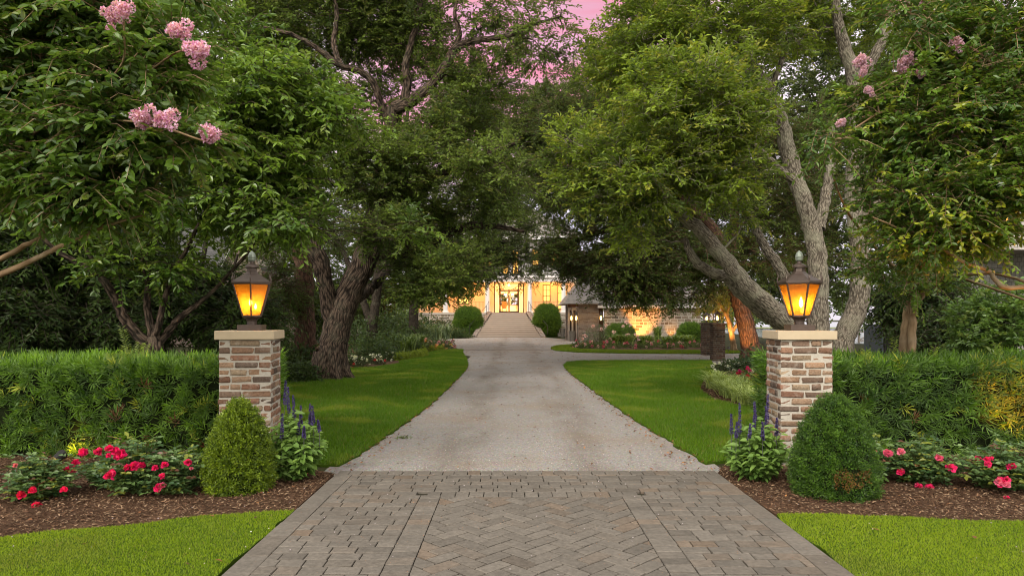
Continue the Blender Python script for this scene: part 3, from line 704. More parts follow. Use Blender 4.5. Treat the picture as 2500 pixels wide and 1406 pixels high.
# ---------------------------------------------------------------- blue salvia
M['herb'] = mat_leaf('herb_leaf', .35, .5, .3)
M['petal'] = mat_leaf('petal', .35, .6, .15)
def salvia(c, label, spikes, seed, wx=.29, hh=.60):
    rng = np.random.default_rng(seed); t = thing('blue_salvia', label, 'flowers', c, 'clumps of blue salvia by the pillars')
    st_ = 70; m = MB(); lm = MB()
    th = rng.uniform(0, 6.283, st_); rad = np.sqrt(rng.uniform(0, 1, st_))
    tips = np.stack([np.cos(th) * rad * wx, np.sin(th) * rad * wx, hh * (1.05 - .55 * rad ** 2) * rng.uniform(.75, 1.08, st_)], 1)
    base = tips * np.array([.3, .3, 0]); mid = (tips + base) / 2 * np.array([1.15, 1.15, 1.1])
    pth = np.stack([base, mid, tips], 1) + np.array(c); m.tubes(pth, np.tile([.005, .004, .002], (st_, 1)), 5, col=(.10, .16, .04)); part('stems', m, M['herb'], t)
    k = 18; tt = np.tile(np.linspace(.25, 1.02, k), st_)[:, None]
    A = np.repeat(pth[:, 0], k, 0); B = np.repeat(pth[:, 1], k, 0); Cc = np.repeat(pth[:, 2], k, 0)
    pts = (1 - tt) ** 2 * A + 2 * tt * (1 - tt) * B + tt ** 2 * Cc
    a = np.tile(np.arange(k) * math.pi / 2 * 1.1, st_) + np.repeat(rng.uniform(0, 6, st_), k)
    D = np.stack([np.cos(a), np.sin(a), rng.uniform(-.5, .3, len(a))], 1); Nn = np.stack([rng.normal(0, .3, len(a)), rng.normal(-.25, .3, len(a)), np.ones(len(a))], 1)
    out_ = (np.repeat(rad, k)[:, None])
    f = rng.uniform(0, 1, (len(a), 1)) * .6 + .4 * tt
    lm.leaves(pts, D, Nn, rng.uniform(.05, .10, len(a)), rng.uniform(.034, .058, len(a)), np.array([.06, .14, .025]) * (1 - f) + np.array([.23, .36, .08]) * f, six=True, fold=.2)
    part('foliage', lm, M['herb'], t)
    for (px, py, pt, d) in spikes:
        b = P(px, py, d); tp = P(px + rng.uniform(-4, 4), pt, d); s = MB()
        s.tubes(np.array([b - np.array([0, 0, .18]), b, tp]), np.array([.003, .0025, .001]), 5, col=(.12, .12, .12))
        nn = 150; tq = rng.uniform(0, 1, nn) ** .9; aa = rng.uniform(0, 6.28, nn); pp = b + (tp - b) * tq[:, None]
        dd = np.stack([np.cos(aa), np.sin(aa), rng.uniform(.1, .8, nn)], 1)
        s.leaves(pp, dd, rng.normal(0, 1, (nn, 3)), .021 * (1.15 - .6 * tq), .012, np.array([.075, .05, .20]) * rng.uniform(.5, 1.6, (nn, 1)), fold=.3)
        part('flower_spike', s, M['petal'], t)
    return t
zz6 = lambda y, z, s=.573, o=(450, 600): (o[0] + y * s, o[1] + z * s)
salvia(((712 - 1250) * 6.0 / F, 6.0, 0), 'blue salvia clump beside the pillar with the yellow-green cone', [(695, 990, 928, 6.1), (705, 1010, 945, 6.05), (719, 1020, 965, 6), (734, 1040, 990, 6), (757, 1040, 985, 6), (766, 1040, 990, 5.95), (780, 1055, 1025, 5.95), (688, 1070, 1010, 5.8), (727, 1062, 1030, 5.85), (742, 1070, 1040, 5.8)], 41)
salvia(((1852 - 1250) * 6.0 / F, 6.0, 0), 'blue salvia clump beside the pillar with the dark cone', [(1786, 1060, 1010, 6), (1806, 1060, 985, 6), (1840, 1050, 1000, 6.05), (1845, 1030, 980, 6.1), (1797, 1070, 1030, 5.9), (1829, 1075, 1035, 5.85), (1862, 1075, 1030, 5.8), (1872, 1060, 990, 5.95), (1896, 1065, 1020, 5.9), (1872, 1030, 962, 6.1)], 42, .28, .50)

# ---------------------------------------------------------------- roses
M['rose'] = mat_leaf('rose_leaf', .25, .38, .4)
def rose_bush(c, rx, hh, label, blooms, col, seed):
    rng = np.random.default_rng(seed); t = thing('rose_bush', label, 'rose bush', c)
    ns = int(74 * rx / .3); th = rng.uniform(0, 6.283, ns); rad = np.sqrt(rng.uniform(0, 1, ns))
    tips = np.stack([np.cos(th) * rad * rx, np.sin(th) * rad * rx * .8, hh * .9 * (1.0 - .5 * rad ** 2) * rng.uniform(.5, 1.1, ns)], 1)
    base = tips * np.array([.15, .15, 0]); mid = (tips * np.array([.75, .75, 1]) + base) / 2 + rng.normal(0, .02, (ns, 3))
    pth = np.stack([base, mid, tips], 1) + np.array(c); m = MB(); m.tubes(pth, np.tile([.005, .004, .002], (ns, 1)), 5, col=(.09, .10, .035)); part('stems', m, M['rose'], t)
    k = 9; tt = np.tile(np.linspace(.3, 1.0, k), ns)[:, None]
    A = np.repeat(pth[:, 0], k, 0); B = np.repeat(pth[:, 1], k, 0); Cc = np.repeat(pth[:, 2], k, 0); pts = (1 - tt) ** 2 * A + 2 * tt * (1 - tt) * B + tt ** 2 * Cc
    a = np.tile(np.arange(k) * 2.4, ns) + np.repeat(rng.uniform(0, 6, ns), k); n = len(a)
    R_ = nrm(np.stack([np.cos(a), np.sin(a), rng.uniform(-.1, .5, n)], 1)); S_ = nrm(np.cross(R_, np.array([0, 0, 1.])))
    lm = MB(); fr = rng.uniform(0, 1, (n, 1)); red = rng.uniform(0, 1, (n, 1)) < .05; yl = rng.uniform(0, 1, (n, 1)) < .09
    cc = np.array([.036, .085, .028]) * (1 - fr) + np.array([.15, .235, .07]) * fr
    cc = np.where(red, np.array([.12, .05, .03]), cc); cc = np.where(yl, np.array([.22, .25, .04]), cc)
    for (u, sgn, ln) in ((.035, 1, .034), (.035, -1, .034), (.065, 1, .036), (.065, -1, .036), (.085, 0, .042)):
        D = nrm(R_ * (.45 if sgn else 1) + S_ * sgn * .9 + rng.normal(0, .12, (n, 3))); Nn = np.stack([rng.normal(0, .4, n), rng.normal(-.2, .4, n), np.ones(n)], 1)
        lm.leaves(pts + R_ * u, D, Nn, ln * 1.12 * rng.uniform(.8, 1.3, n), .029 * rng.uniform(.8, 1.2, n), cc * rng.uniform(.85, 1.15, (n, 1)), six=True, fold=.15)
    part('foliage', lm, M['rose'], t)
    for (px, py, s) in blooms:
        d = c[1] - rx * .8 * rng.uniform(.95, 1.1) if py > 1150 else c[1] - rx * rng.uniform(.5, .8)
        p = P(px, py, d); b = MB(); n = 30; pale = float(rng.uniform(0, 1) < .22) * rng.uniform(.4, 1); r = .033 * s
        for q in range(n):
            fq = q / n; a0 = q * 2.4; el = 1.35 - fq * 1.35; rr = r * (.15 + .85 * fq)
            o = np.array([math.cos(a0) * math.cos(el), math.sin(a0) * math.cos(el), math.sin(el)])
            o = nrm(o + np.array([0, -.45, .1]) * .8); base_ = p + o * rr * .35
            side = nrm(np.cross(o, np.array([.2, .3, 1.])))
            D = nrm(side * rng.normal(0, 1) + np.cross(o, side) * rng.normal(0, 1) + o * .7)
            b.leaves(base_[None], D[None], o[None], np.array([r * 1.15]), np.array([r * 1.25]), np.clip((np.array(col) + pale * np.array([.02, .22, .22])) * rng.uniform(.7, 1.15) * (.55 + .6 * fq), 0, .95), six=True, fold=-.25)
        part('rose_bloom', b, M['petal'], t)
    return t
LRED = (.86, .016, .15); RPINK = (.86, .03, .17)
rose_bush((-3.72, 5.35, 0), .26, .40, 'straggling red rose bush at the edge of the frame below the hedge', [(52, 1208, .9), (79, 1197, .8), (90, 1235, .95), (37, 1136, .5), (156, 1195, .7)], (.86, .016, .10), 51)
rose_bush((-3.28, 5.75, 0), .30, .42, 'red rose bush with blooms around a hidden yellow garden light', [(128, 1142, .75), (163, 1147, .8), (185, 1131, .95), (178, 1150, .6), (202, 1106, 1.1)], LRED, 52)
rose_bush((-3.03, 5.55, 0), .33, .50, 'tallest red rose bush crowned by a cluster of blooms', [(240, 1103, .95), (267, 1096, .9), (281, 1101, .9), (295, 1108, 1.05), (289, 1115, .9), (265, 1112, .6), (268, 1161, 1.1), (274, 1154, .8), (312, 1142, .9), (329, 1137, 1.0), (347, 1136, .8), (322, 1146, .5)], LRED, 53)
rose_bush((-2.72, 5.5, 0), .27, .42, 'red rose bush next to the yellow-green boxwood cone', [(378, 1143, .7), (402, 1135, .8), (396, 1162, .7), (388, 1191, 1.0), (396, 1186, .8), (459, 1129, .8), (467, 1143, .4)], (.86, .02, .16), 54)
rose_bush((3.08, 5.95, 0), .30, .47, 'pink rose bush next to the dark boxwood cone', [(2168, 1108, 1.1), (2199, 1103, .9), (2199, 1152, .9), (2136, 1103, .5), (2243, 1188, .9), (2270, 1190, .95), (2259, 1202, .6), (2238, 1185, .5)], RPINK, 55)
rose_bush((3.52, 5.85, 0), .28, .46, 'pink rose bush in the middle of the row below the orange-lit hedge', [(2292, 1118, .9), (2322, 1143, 1.05), (2238, 1136, .4), (2387, 1120, .7)], RPINK, 56)
rose_bush((4.02, 5.65, 0), .33, .48, 'pink rose bush with one large cluster of open blooms', [(2447, 1179, 1.3), (2437, 1176, .9), (2456, 1183, .9), (2458, 1170, .7), (2410, 1122, .7), (2412, 1133, .7), (2468, 1138, .9), (2458, 1216, .6), (2420, 1118, .5)], RPINK, 57)
rose_bush((4.4, 5.75, 0), .26, .42, 'pink rose bush cut by the edge of the frame', [(2498, 1150, 1.0)], RPINK, 58)
# ---------------------------------------------------------------- trees
M['oakbark'] = mat_bark('oak_bark', (.018, .013, .010), (.155, .11, .082), (.15, .14, .10), .3, .05, .9)
M['greybark'] = mat_bark('grey_bark', (.085, .07, .054), (.35, .305, .24), (.34, .33, .24), .6, .03, 1.9)
M['redbark'] = mat_bark('red_bark', (.04, .022, .016), (.15, .08, .055), (.12, .09, .06), .3, .03, .8)
M['smooth'] = mat_bark('smooth_bark', (.16, .10, .055), (.36, .25, .15), (.4, .32, .22), .5, .003, .5)
M['darkbark'] = mat_bark('dark_bark', (.02, .016, .012), (.07, .055, .042), (.09, .09, .06), .3, .02, 1)
M['oakleaf'] = mat_leaf('oak_leaf', .35, .45, .25)
M['crapeleaf'] = mat_leaf('crape_leaf', .35, .32, .5)
LIFT = np.array([1.62, 1.62, 1.1])
def cr(pts, n):
    pts = np.array(pts, float); m = len(pts)
    if m == 2: return pts[0] + (pts[1] - pts[0]) * np.linspace(0, 1, n)[:, None]
    p = np.concatenate([[2 * pts[0] - pts[1]], pts, [2 * pts[-1] - pts[-2]]]); o = []
    for u in np.linspace(0, m - 1 - 1e-6, n):
        i = int(u); t = u - i; a, b, c, d = p[i:i + 4]
        o.append(.5 * ((2 * b) + (-a + c) * t + (2 * a - 5 * b + 4 * c - d) * t * t + (-a + 3 * b - 3 * c + d) * t ** 3))
    return np.array(o)
def limb_world(l):
    return np.array([np.concatenate([P(a, b, d), [w * .5 * d / F]]) for a, b, d, w in l])
def spray_field(rng, Cn, Out, k, ln, nl, leafL, leafW, ca, cb, ctip, droop=.25, up=.25, spread=.8, flat=.5, six=False, tipfrac=.12, clumpvar=.5, twigcol=(.06, .05, .035)):
    """leafy sprays round clump centres: returns a leaf mesh and a twig mesh."""
    n = len(Cn); lm = MB(); tm = MB()
    c0 = np.repeat(Cn, k, 0); D = nrm(np.repeat(Out, k, 0) * .7 + rng.normal(0, spread, (n * k, 3)) * np.array([1, 1, flat]) + np.array([0, 0, up]))
    c0 = c0 + rng.normal(0, .12, (n * k, 3)) * ln
    L = ln * rng.uniform(.55, 1.25, n * k)
    p0 = c0; p2 = c0 + D * L[:, None] - np.array([0, 0, 1.]) * (droop * L ** 1.0)[:, None] * rng.uniform(.3, 1.2, (n * k, 1)); p1 = c0 + D * L[:, None] * .55
    tm.tubes(np.stack([p0, p1, p2], 1), np.tile([.0055, .004, .002], (n * k, 1)) * (ln / .4), 3, col=twigcol)
    t = np.tile(np.linspace(.12, 1.0, nl), n * k)[:, None]; A = np.repeat(p0, nl, 0); B = np.repeat(p1, nl, 0); Cc = np.repeat(p2, nl, 0)
    pts = (1 - t) ** 2 * A + 2 * t * (1 - t) * B + t ** 2 * Cc; dirs = nrm((1 - t) * (B - A) + t * (Cc - B))
    S = nrm(np.cross(dirs, np.array([0.05, .02, 1.])) + 1e-3); sd = np.tile(np.where(np.arange(nl) % 2 == 0, 1., -1.), n * k)[:, None]
    N_ = len(pts)
    LD = nrm(dirs * .65 + S * sd * .8 + rng.normal(0, .35, (N_, 3)) + np.array([0, 0, -.12]))
    Nn = np.cross(S, dirs); Nn = Nn * np.sign(Nn[:, 2:3] + 1e-6) + rng.normal(0, .45, (N_, 3))
    cv = np.repeat(np.clip(rng.normal(.5, clumpvar * .5, n), 0, 1), k * nl)[:, None]
    f = np.clip(cv + rng.uniform(-.25, .25, (N_, 1)), 0, 1)
    c = np.array(ca) * (1 - f) + np.array(cb) * f
    c = c * LIFT
    tw = np.repeat(rng.uniform(0, 1, n * k) < tipfrac, nl)[:, None] & (t > .55); c = np.where(tw, np.array(ctip) * rng.uniform(.8, 1.2, (N_, 1)), c)
    lm.leaves(pts, LD, Nn, leafL * rng.uniform(.7, 1.25, N_), leafW * rng.uniform(.8, 1.2, N_), c, six=six, fold=.15)
    return lm, tm
def tree(name, label, cat, limbs, blobs, bark, leafmat, leaf, seed, group=None, sides=16, wob=.028, lw=None, branch=True, trunkname='trunk', extra=None):
    """limbs: [(photo px, py, depth, width px)]; blobs: (px, py, depth, rx px, ry px, rz m, clumps)."""
    rng = np.random.default_rng(seed)
    W = [limb_world(l) for l in limbs] + (lw or [])
    base = W[0][0, :3].copy(); base[2] = 0 if base[2] < .6 else base[2]
    t = thing(name, label, cat, base, group); tb = MB(); nodes = []; nrad = []
    for w in W:
        n = max(8, int(len(w) * 6)); c = cr(w, n); spc = np.linalg.norm(np.diff(c[:, :3], axis=0), axis=1)[1:, None]
        c[1:-1, :3] += rng.normal(0, 1, (n - 2, 3)) * np.minimum(.12 * c[1:-1, 3:4], .10 * spc)
        r = np.maximum(c[:, 3], .006)
        tb.tubes(c[:, :3], r, sides, wob=wob, rng=rng); nodes.append(c[:, :3]); nrad.append(r)
    # root flare
    c0 = W[0]
    if c0[0, 2] < .3:
        r0 = c0[0, 3]
        for a in np.arange(7) * .9 + rng.uniform(0, 1):
            e = c0[0, :3] + np.array([math.cos(a), math.sin(a), 0]) * r0 * rng.uniform(1.15, 1.45); e[2] = -.06
            tb.tubes(cr([c0[0, :3] + np.array([math.cos(a) * r0 * .45, math.sin(a) * r0 * .45, r0 * 1.6]), c0[0, :3] + np.array([math.cos(a) * r0 * .85, math.sin(a) * r0 * .85, r0 * .5]), e], 8), np.linspace(r0 * .5, r0 * .22, 8), 8, wob=.05, rng=rng)
    nodes = np.concatenate(nodes); nrad = np.concatenate(nrad)
    Cs, Os = [], []
    for (px, py, d, rx, ry, rz, nc) in blobs:
        c = P(px, py, d); R = np.array([rx * d / F, rz, ry * d / F])
        u = nrm(rng.normal(0, 1, (nc, 3))); rr = rng.uniform(0, 1, (nc, 1)) ** .42
        # lumpy outline
        lump = 1 + .22 * np.sin(u[:, :1] * 5 + seed) * np.sin(u[:, 2:] * 6 + u[:, 1:2] * 4 + seed * 2)
        q = c + u * rr * R * lump
        keep = q[:, 2] > .25
        Cs.append(q[keep]); Os.append(nrm(u * np.array([1, 1, .7]) + 1e-4)[keep])
    Cs = np.concatenate(Cs); Os = np.concatenate(Os)
    if branch:
        # clumps near a limb branch straight from it, farther ones from the nearest branch already grown
        dn = np.concatenate([np.linalg.norm(Cs[i:i + 400, None] - nodes[None], axis=2).min(1) for i in range(0, len(Cs), 400)])
        order = np.argsort(dn * rng.uniform(.6, 1.4, len(dn))); Cs = Cs[order]; Os = Os[order]
        idx = np.zeros(len(Cs), int); bounds = np.unique(np.concatenate([[0], (len(Cs) * np.array([.03, .08, .16, .28, .42, .58, .78, 1.0])).astype(int)]))
        for b0, b1 in zip(bounds[:-1], bounds[1:]):
            for i in range(b0, b1, 400):
                q = Cs[i:min(i + 400, b1)]; dv = q[:, None] - nodes[None]
                dist = np.linalg.norm(dv, axis=2) + np.maximum(0, -dv[:, :, 2]) * .8
                idx[i:i + len(q)] = dist.argmin(1)
            nodes = np.concatenate([nodes, Cs[b0:b1]]); nrad = np.concatenate([nrad, np.minimum(nrad[idx[b0:b1]] * .5, .022)])
        A = nodes[idx]; mid = A * .45 + Cs * .55 + rng.normal(0, .08, Cs.shape) * np.linalg.norm(Cs - A, axis=1, keepdims=True) + np.array([0, 0, .05])
        u = np.linspace(0, 1, 7)[None, :, None]
        pth = (1 - u) ** 2 * A[:, None] + 2 * u * (1 - u) * mid[:, None] + u ** 2 * Cs[:, None]
        ln_ = np.linalg.norm(Cs - A, axis=1); pth[:, 1:-1] += rng.normal(0, .03, (len(Cs), 5, 3)) * ln_[:, None, None]
        r0 = np.maximum(.005, np.minimum(nrad[idx] * .75, .008 + .014 * ln_))
        bm_ = MB(); bm_.tubes(pth, r0[:, None] * np.linspace(1, .32, 7)[None], 5)
    part(trunkname, tb, bark, t, True)
    lm, tm = spray_field(rng, Cs, Os, **leaf)
    if branch:
        # thin twigs share the branch mesh
        bm_.add(np.concatenate(tm.v), np.concatenate(tm.q), bk=np.concatenate(tm.k)); part('branches', bm_, bark, t, False)
    part('crown', lm, leafmat, t)
    if extra: extra(t, rng)
    return t
def panicle(t, px, py, d, size, rng, col=(.66, .27, .58)):
    c = P(px, py, d); r = size * .44 * d / F; m = MB(); n = 480
    lobes = np.concatenate([[[0, 0, 0]], rng.normal(0, .48, (6, 3))]) * r; li = rng.integers(0, 7, n)
    u = nrm(rng.normal(0, 1, (n, 3))); p = c + lobes[li] + u * r * .5 * rng.uniform(.75, 1.1, (n, 1))
    f = rng.uniform(0, 1, (n, 1))
    cc = np.array(col) * (1 - f) + np.array([.92, .66, .88]) * f; cc = cc * (.8 + .3 * (u[:, 2:3] + 1) / 2)* .95
    m.leaves(p, nrm(u + rng.normal(0, .7, (n, 3))), u + rng.normal(0, .5, (n, 3)), r * .30, r * .27, cc, fold=.35)
    part('flower_cluster', m, M['petal'], t)

OAK = dict(k=8, ln=.42, nl=11, leafL=.092, leafW=.042, ca=(.032, .056, .016), cb=(.115, .165, .036), ctip=(.15, .17, .03), droop=.1, up=.25, tipfrac=.10)
# the big forked oak at the head of the lawn
LO = 16.0
tree('oak_tree', 'large dark oak with a forked leaning trunk on the lawn behind the pillar', 'tree', [
    [(806, 932, LO, 88), (808, 900, LO, 76), (813, 860, LO, 70), (822, 800, LO, 70), (840, 745, LO, 68), (866, 690, LO, 62), (890, 640, LO, 60), (915, 570, LO + .3, 66), (928, 490, LO + .5, 56), (945, 400, LO + .6, 50), (955, 330, LO + .5, 42), (965, 262, LO + .3, 36)],
    [(824, 800, LO, 50), (806, 755, LO - .1, 44), (796, 700, LO - .3, 38), (782, 640, LO - .5, 42), (758, 580, LO - .7, 36), (742, 520, LO - .8, 32), (738, 440, LO - .6, 26), (760, 360, LO - .5, 20), (770, 280, LO, 14)],
    [(965, 262, LO + .3, 34), (992, 255, LO, 30), (1040, 220, LO - .3, 26), (1095, 150, LO - .5, 22), (1112, 118, LO - .6, 20), (1170, 98, LO - .8, 16), (1240, 88, LO - 1, 12), (1300, 62, LO - 1, 8), (1370, 40, LO - 1, 4)],
    [(1112, 118, LO - .6, 16), (1122, 80, LO - .7, 12), (1110, 30, LO - .8, 9), (1130, -40, LO - .8, 7)],
    [(985, 258, LO + .2, 24), (995, 200, LO + .2, 22), (990, 160, LO + .2, 18), (1015, 70, LO + .2, 14), (1030, -20, LO + .2, 10)],
    [(950, 300, LO + .4, 22), (932, 258, LO + .2, 19), (912, 205, LO, 18), (880, 175, LO - .2, 16), (830, 160, LO - .5, 15), (790, 130, LO - .6, 13), (745, 100, LO - .8, 11), (690, 78, LO - 1, 9), (620, 60, LO - 1, 5)],
    [(830, 160, LO - .5, 15), (815, 100, LO - .3, 12), (822, 30, LO - .2, 10), (805, -60, LO, 8)],
    [(928, 490, LO + .5, 34), (1000, 490, LO + .2, 26), (1055, 440, LO - .4, 22), (1110, 412, LO - 1, 18), (1175, 382, LO - 1.6, 13), (1260, 350, LO - 2, 8)],
    [(905, 620, LO + .2, 36), (985, 615, LO + .3, 30), (1060, 585, LO + .4, 24), (1130, 555, LO + .3, 22), (1200, 552, LO, 15), (1280, 565, LO, 8)],
    [(842, 745, LO, 30), (905, 705, LO + 1, 24), (960, 640, LO + 2, 18), (1010, 560, LO + 2.5, 12)],
    [(758, 580, LO - .7, 22), (700, 550, LO - 1.2, 18), (650, 530, LO - 1.5, 12), (560, 520, LO - 2, 7)],
    [(770, 300, LO, 14), (700, 210, LO - .5, 10), (640, 150, LO - 1, 7)],
    [(880, 430, LO, 26), (880, 350, LO - .2, 22), (855, 270, LO - .5, 16), (850, 200, LO - .6, 12)],
], [(760, 20, 17.2, 230, 120, 1.8, 330), (900, 60, 17.4, 130, 110, 1.6, 190), (1000, 60, 17, 110, 90, 1.6, 130), (1200, 40, 15.4, 190, 70, 1.2, 60), (1290, 110, 15, 90, 45, 1, 26), (1060, 190, 16.8, 70, 60, 1.0, 35), (1150, 230, 16.4, 100, 70, 1.5, 80), (1090, 330, 16.2, 130, 75, 1.6, 140), (880, 385, 14.9, 130, 60, 1.0, 95), (930, 450, 14.9, 80, 40, .8, 44), (935, 560, 14.7, 80, 45, .7, 44), (1010, 400, 14.8, 90, 60, .9, 60), (1200, 430, 15, 120, 70, 1.6, 95), (1150, 520, 16.4, 110, 55, 1.6, 60),
    (1030, 560, 16.6, 90, 50, 1.2, 60), (1050, 680, 15.6, 90, 50, 1.3, 90), (1110, 660, 15.5, 80, 45, 1.3, 55), (720, 420, 16.5, 120, 130, 1.4, 90), (640, 180, 17, 170, 150, 1.8, 170), (900, -230, 16, 420, 160, 3.2, 300), (1160, -330, 16.5, 330, 110, 4.0, 260), (640, 560, 16.5, 110, 70, 1.2, 70), (860, 250, 17.5, 110, 60, 1.0, 45)],
    M['oakbark'], M['oakleaf'], OAK, 101)

# the grey multi-stemmed live oak
RO = 11.0
tree('oak_tree', 'grey barked live oak with several trunks behind the pillar, one leaning over the drive', 'tree', [
    [(2010, 995, RO, 112), (2000, 900, RO, 82), (2000, 820, RO, 55), (1998, 740, RO, 48), (1998, 660, RO, 44), (1984, 560, RO + .1, 41), (1955, 470, RO + .1, 38), (1932, 400, RO + .2, 40), (1912, 310, RO + .2, 34), (1880, 230, RO + .2, 29), (1845, 170, RO, 22), (1800, 110, RO - .3, 15)],
    [(1995, 930, RO, 77), (1955, 820, RO - .1, 48), (1900, 765, RO - .2, 43), (1830, 705, RO - .3, 40), (1775, 640, RO - .4, 38), (1720, 575, RO - .5, 34), (1660, 520, RO - .6, 29), (1590, 470, RO - .7, 29), (1530, 430, RO - .8, 22), (1480, 395, RO - .9, 15), (1400, 350, RO - 1, 9)],
    [(1950, 815, RO + .1, 40), (1880, 775, RO + .2, 36), (1815, 720, RO + .1, 34), (1780, 680, RO, 31), (1745, 668, RO - .1, 26), (1705, 645, RO - .2, 22), (1682, 610, RO - .3, 19), (1672, 580, RO - .3, 10)],
    [(2040, 960, RO + .2, 86), (2058, 830, RO + .2, 55), (2090, 760, RO + .2, 50), (2100, 690, RO + .2, 46), (2098, 610, RO + .2, 43), (2088, 520, RO + .2, 41), (2085, 440, RO + .2, 41), (2092, 360, RO + .2, 34), (2088, 270, RO + .2, 33), (2082, 180, RO + .2, 34), (2055, 90, RO + .3, 26), (2040, 0, RO + .3, 19), (2040, -120, RO + .3, 14)],
    [(2100, 570, RO + .2, 36), (2130, 500, RO + .1, 34), (2160, 440, RO, 31), (2200, 370, RO, 24), (2260, 270, RO, 15)],
    [(2088, 220, RO + .2, 26), (2130, 150, RO + .2, 24), (2170, 60, RO + .2, 21), (2200, -40, RO + .3, 15)],
    [(2000, 560, RO + .1, 29), (2012, 500, RO + .2, 26), (2024, 430, RO + .3, 22), (2034, 360, RO + .4, 19), (2028, 300, RO + .5, 12)],
    [(1945, 445, RO + .1, 19), (1905, 415, RO, 17), (1870, 380, RO - .2, 14), (1850, 360, RO - .3, 10), (1790, 300, RO - .6, 6)],
    [(1925, 690, RO + .3, 26), (1895, 640, RO + .4, 24), (1860, 590, RO + .5, 21), (1840, 545, RO + .5, 17), (1800, 490, RO + .6, 12), (1740, 410, RO + .6, 8)],
    [(1660, 520, RO - .6, 15), (1640, 440, RO - .8, 12), (1600, 340, RO - 1.1, 9), (1570, 250, RO - 1.2, 5)],
    [(1880, 230, RO + .2, 15), (1930, 80, RO, 12), (1900, 60, RO, 8), (1850, -30, RO, 6)],
    [(1845, 170, RO, 12), (1760, 190, RO - .6, 9), (1690, 170, RO - .9, 6)],
    [(2034, 360, RO + .4, 12), (1990, 330, RO + .4, 9), (1960, 330, RO + .4, 5)],
], [(1670, 270, 9.6, 180, 110, 1.2, 290), (1590, 420, 9.7, 150, 90, 1.0, 140), (1770, 420, 9.9, 90, 60, .8, 66), (1800, 270, 9.8, 70, 70, .7, 50), (1560, 110, 10.6, 130, 90, 1.3, 110), (1750, 70, 10.6, 210, 100, 1.5, 210), (1960, 40, 12.2, 150, 90, 1.0, 130), (1470, 400, 10.2, 130, 110, 1.0, 110), (1560, 560, 10.4, 80, 40, .6, 26),
    (1850, -200, 11, 500, 160, 2.4, 300), (1420, -420, 14, 330, 120, 3.0, 240), (2200, 0, 12.2, 160, 100, 1.0, 90), (1800, 520, 10.9, 50, 40, .4, 10), (1480, 170, 11, 70, 60, .8, 30)],
    M['greybark'], M['oakleaf'], dict(OAK, ln=.30, nl=11, leafL=.078, leafW=.033, ca=(.038, .070, .012), cb=(.175, .235, .032), ctip=(.28, .30, .035), tipfrac=.22, up=.3), 102)

# small spreading tree behind the red-rose hedge
BD = 9.9
tree('cherry_tree', 'small vase shaped tree with drooping bright leaves behind the hedge', 'tree', [
    [(375, 1018, BD, 54), (374, 900, BD, 44), (376, 855, BD, 42), (372, 822, BD, 34)],
    [(374, 850, BD, 30), (335, 815, BD - .1, 26), (300, 770, BD - .2, 24), (268, 705, BD - .3, 20), (225, 660, BD - .4, 15), (150, 620, BD - .6, 12), (90, 570, BD - .8, 8)],
    [(300, 775, BD - .2, 14), (275, 725, BD - .1, 12), (255, 690, BD, 12), (230, 640, BD + .1, 10), (180, 560, BD + .1, 8), (150, 480, BD, 6)],
    [(374, 825, BD, 22), (365, 780, BD, 18), (358, 740, BD, 16), (362, 690, BD, 14), (340, 600, BD, 10), (330, 480, BD, 8), (380, 330, BD, 6)],
    [(376, 825, BD, 20), (388, 790, BD - .1, 16), (398, 745, BD - .1, 14), (420, 680, BD - .2, 11), (480, 560, BD - .4, 9), (560, 400, BD - .6, 8), (640, 280, BD - .7, 6), (720, 230, BD - .8, 4)],
    [(378, 850, BD, 22), (410, 810, BD + .1, 18), (440, 775, BD + .1, 16), (480, 745, BD + .1, 13), (540, 690, BD, 9), (620, 600, BD - .2, 7), (700, 500, BD - .4, 5)],
], [(420, 500, 9.6, 190, 90, 1.0, 80), (560, 300, 9.2, 170, 110, 1.1, 120), (680, 240, 9.1, 130, 90, .9, 70), (620, 440, 9.2, 150, 80, .9, 80), (340, 280, 9.8, 200, 130, 1.1, 110), (330, 650, 9.5, 150, 40, .8, 30), (820, 300, 9.2, 90, 40, .6, 20), (690, 545, 9.0, 90, 40, .6, 20), (1000, 560, 11.5, 60, 18, .5, 7), (180, 450, 9.9, 160, 120, 1, 80), (450, 120, 9.6, 220, 110, 1.1, 100)],
    M['oakbark'], M['crapeleaf'], dict(k=6, ln=.44, nl=13, leafL=.098, leafW=.043, ca=(.035, .075, .014), cb=(.115, .185, .025), ctip=(.17, .24, .03), droop=.26, up=.1, flat=.3, tipfrac=.15, six=True, clumpvar=.7), 103)

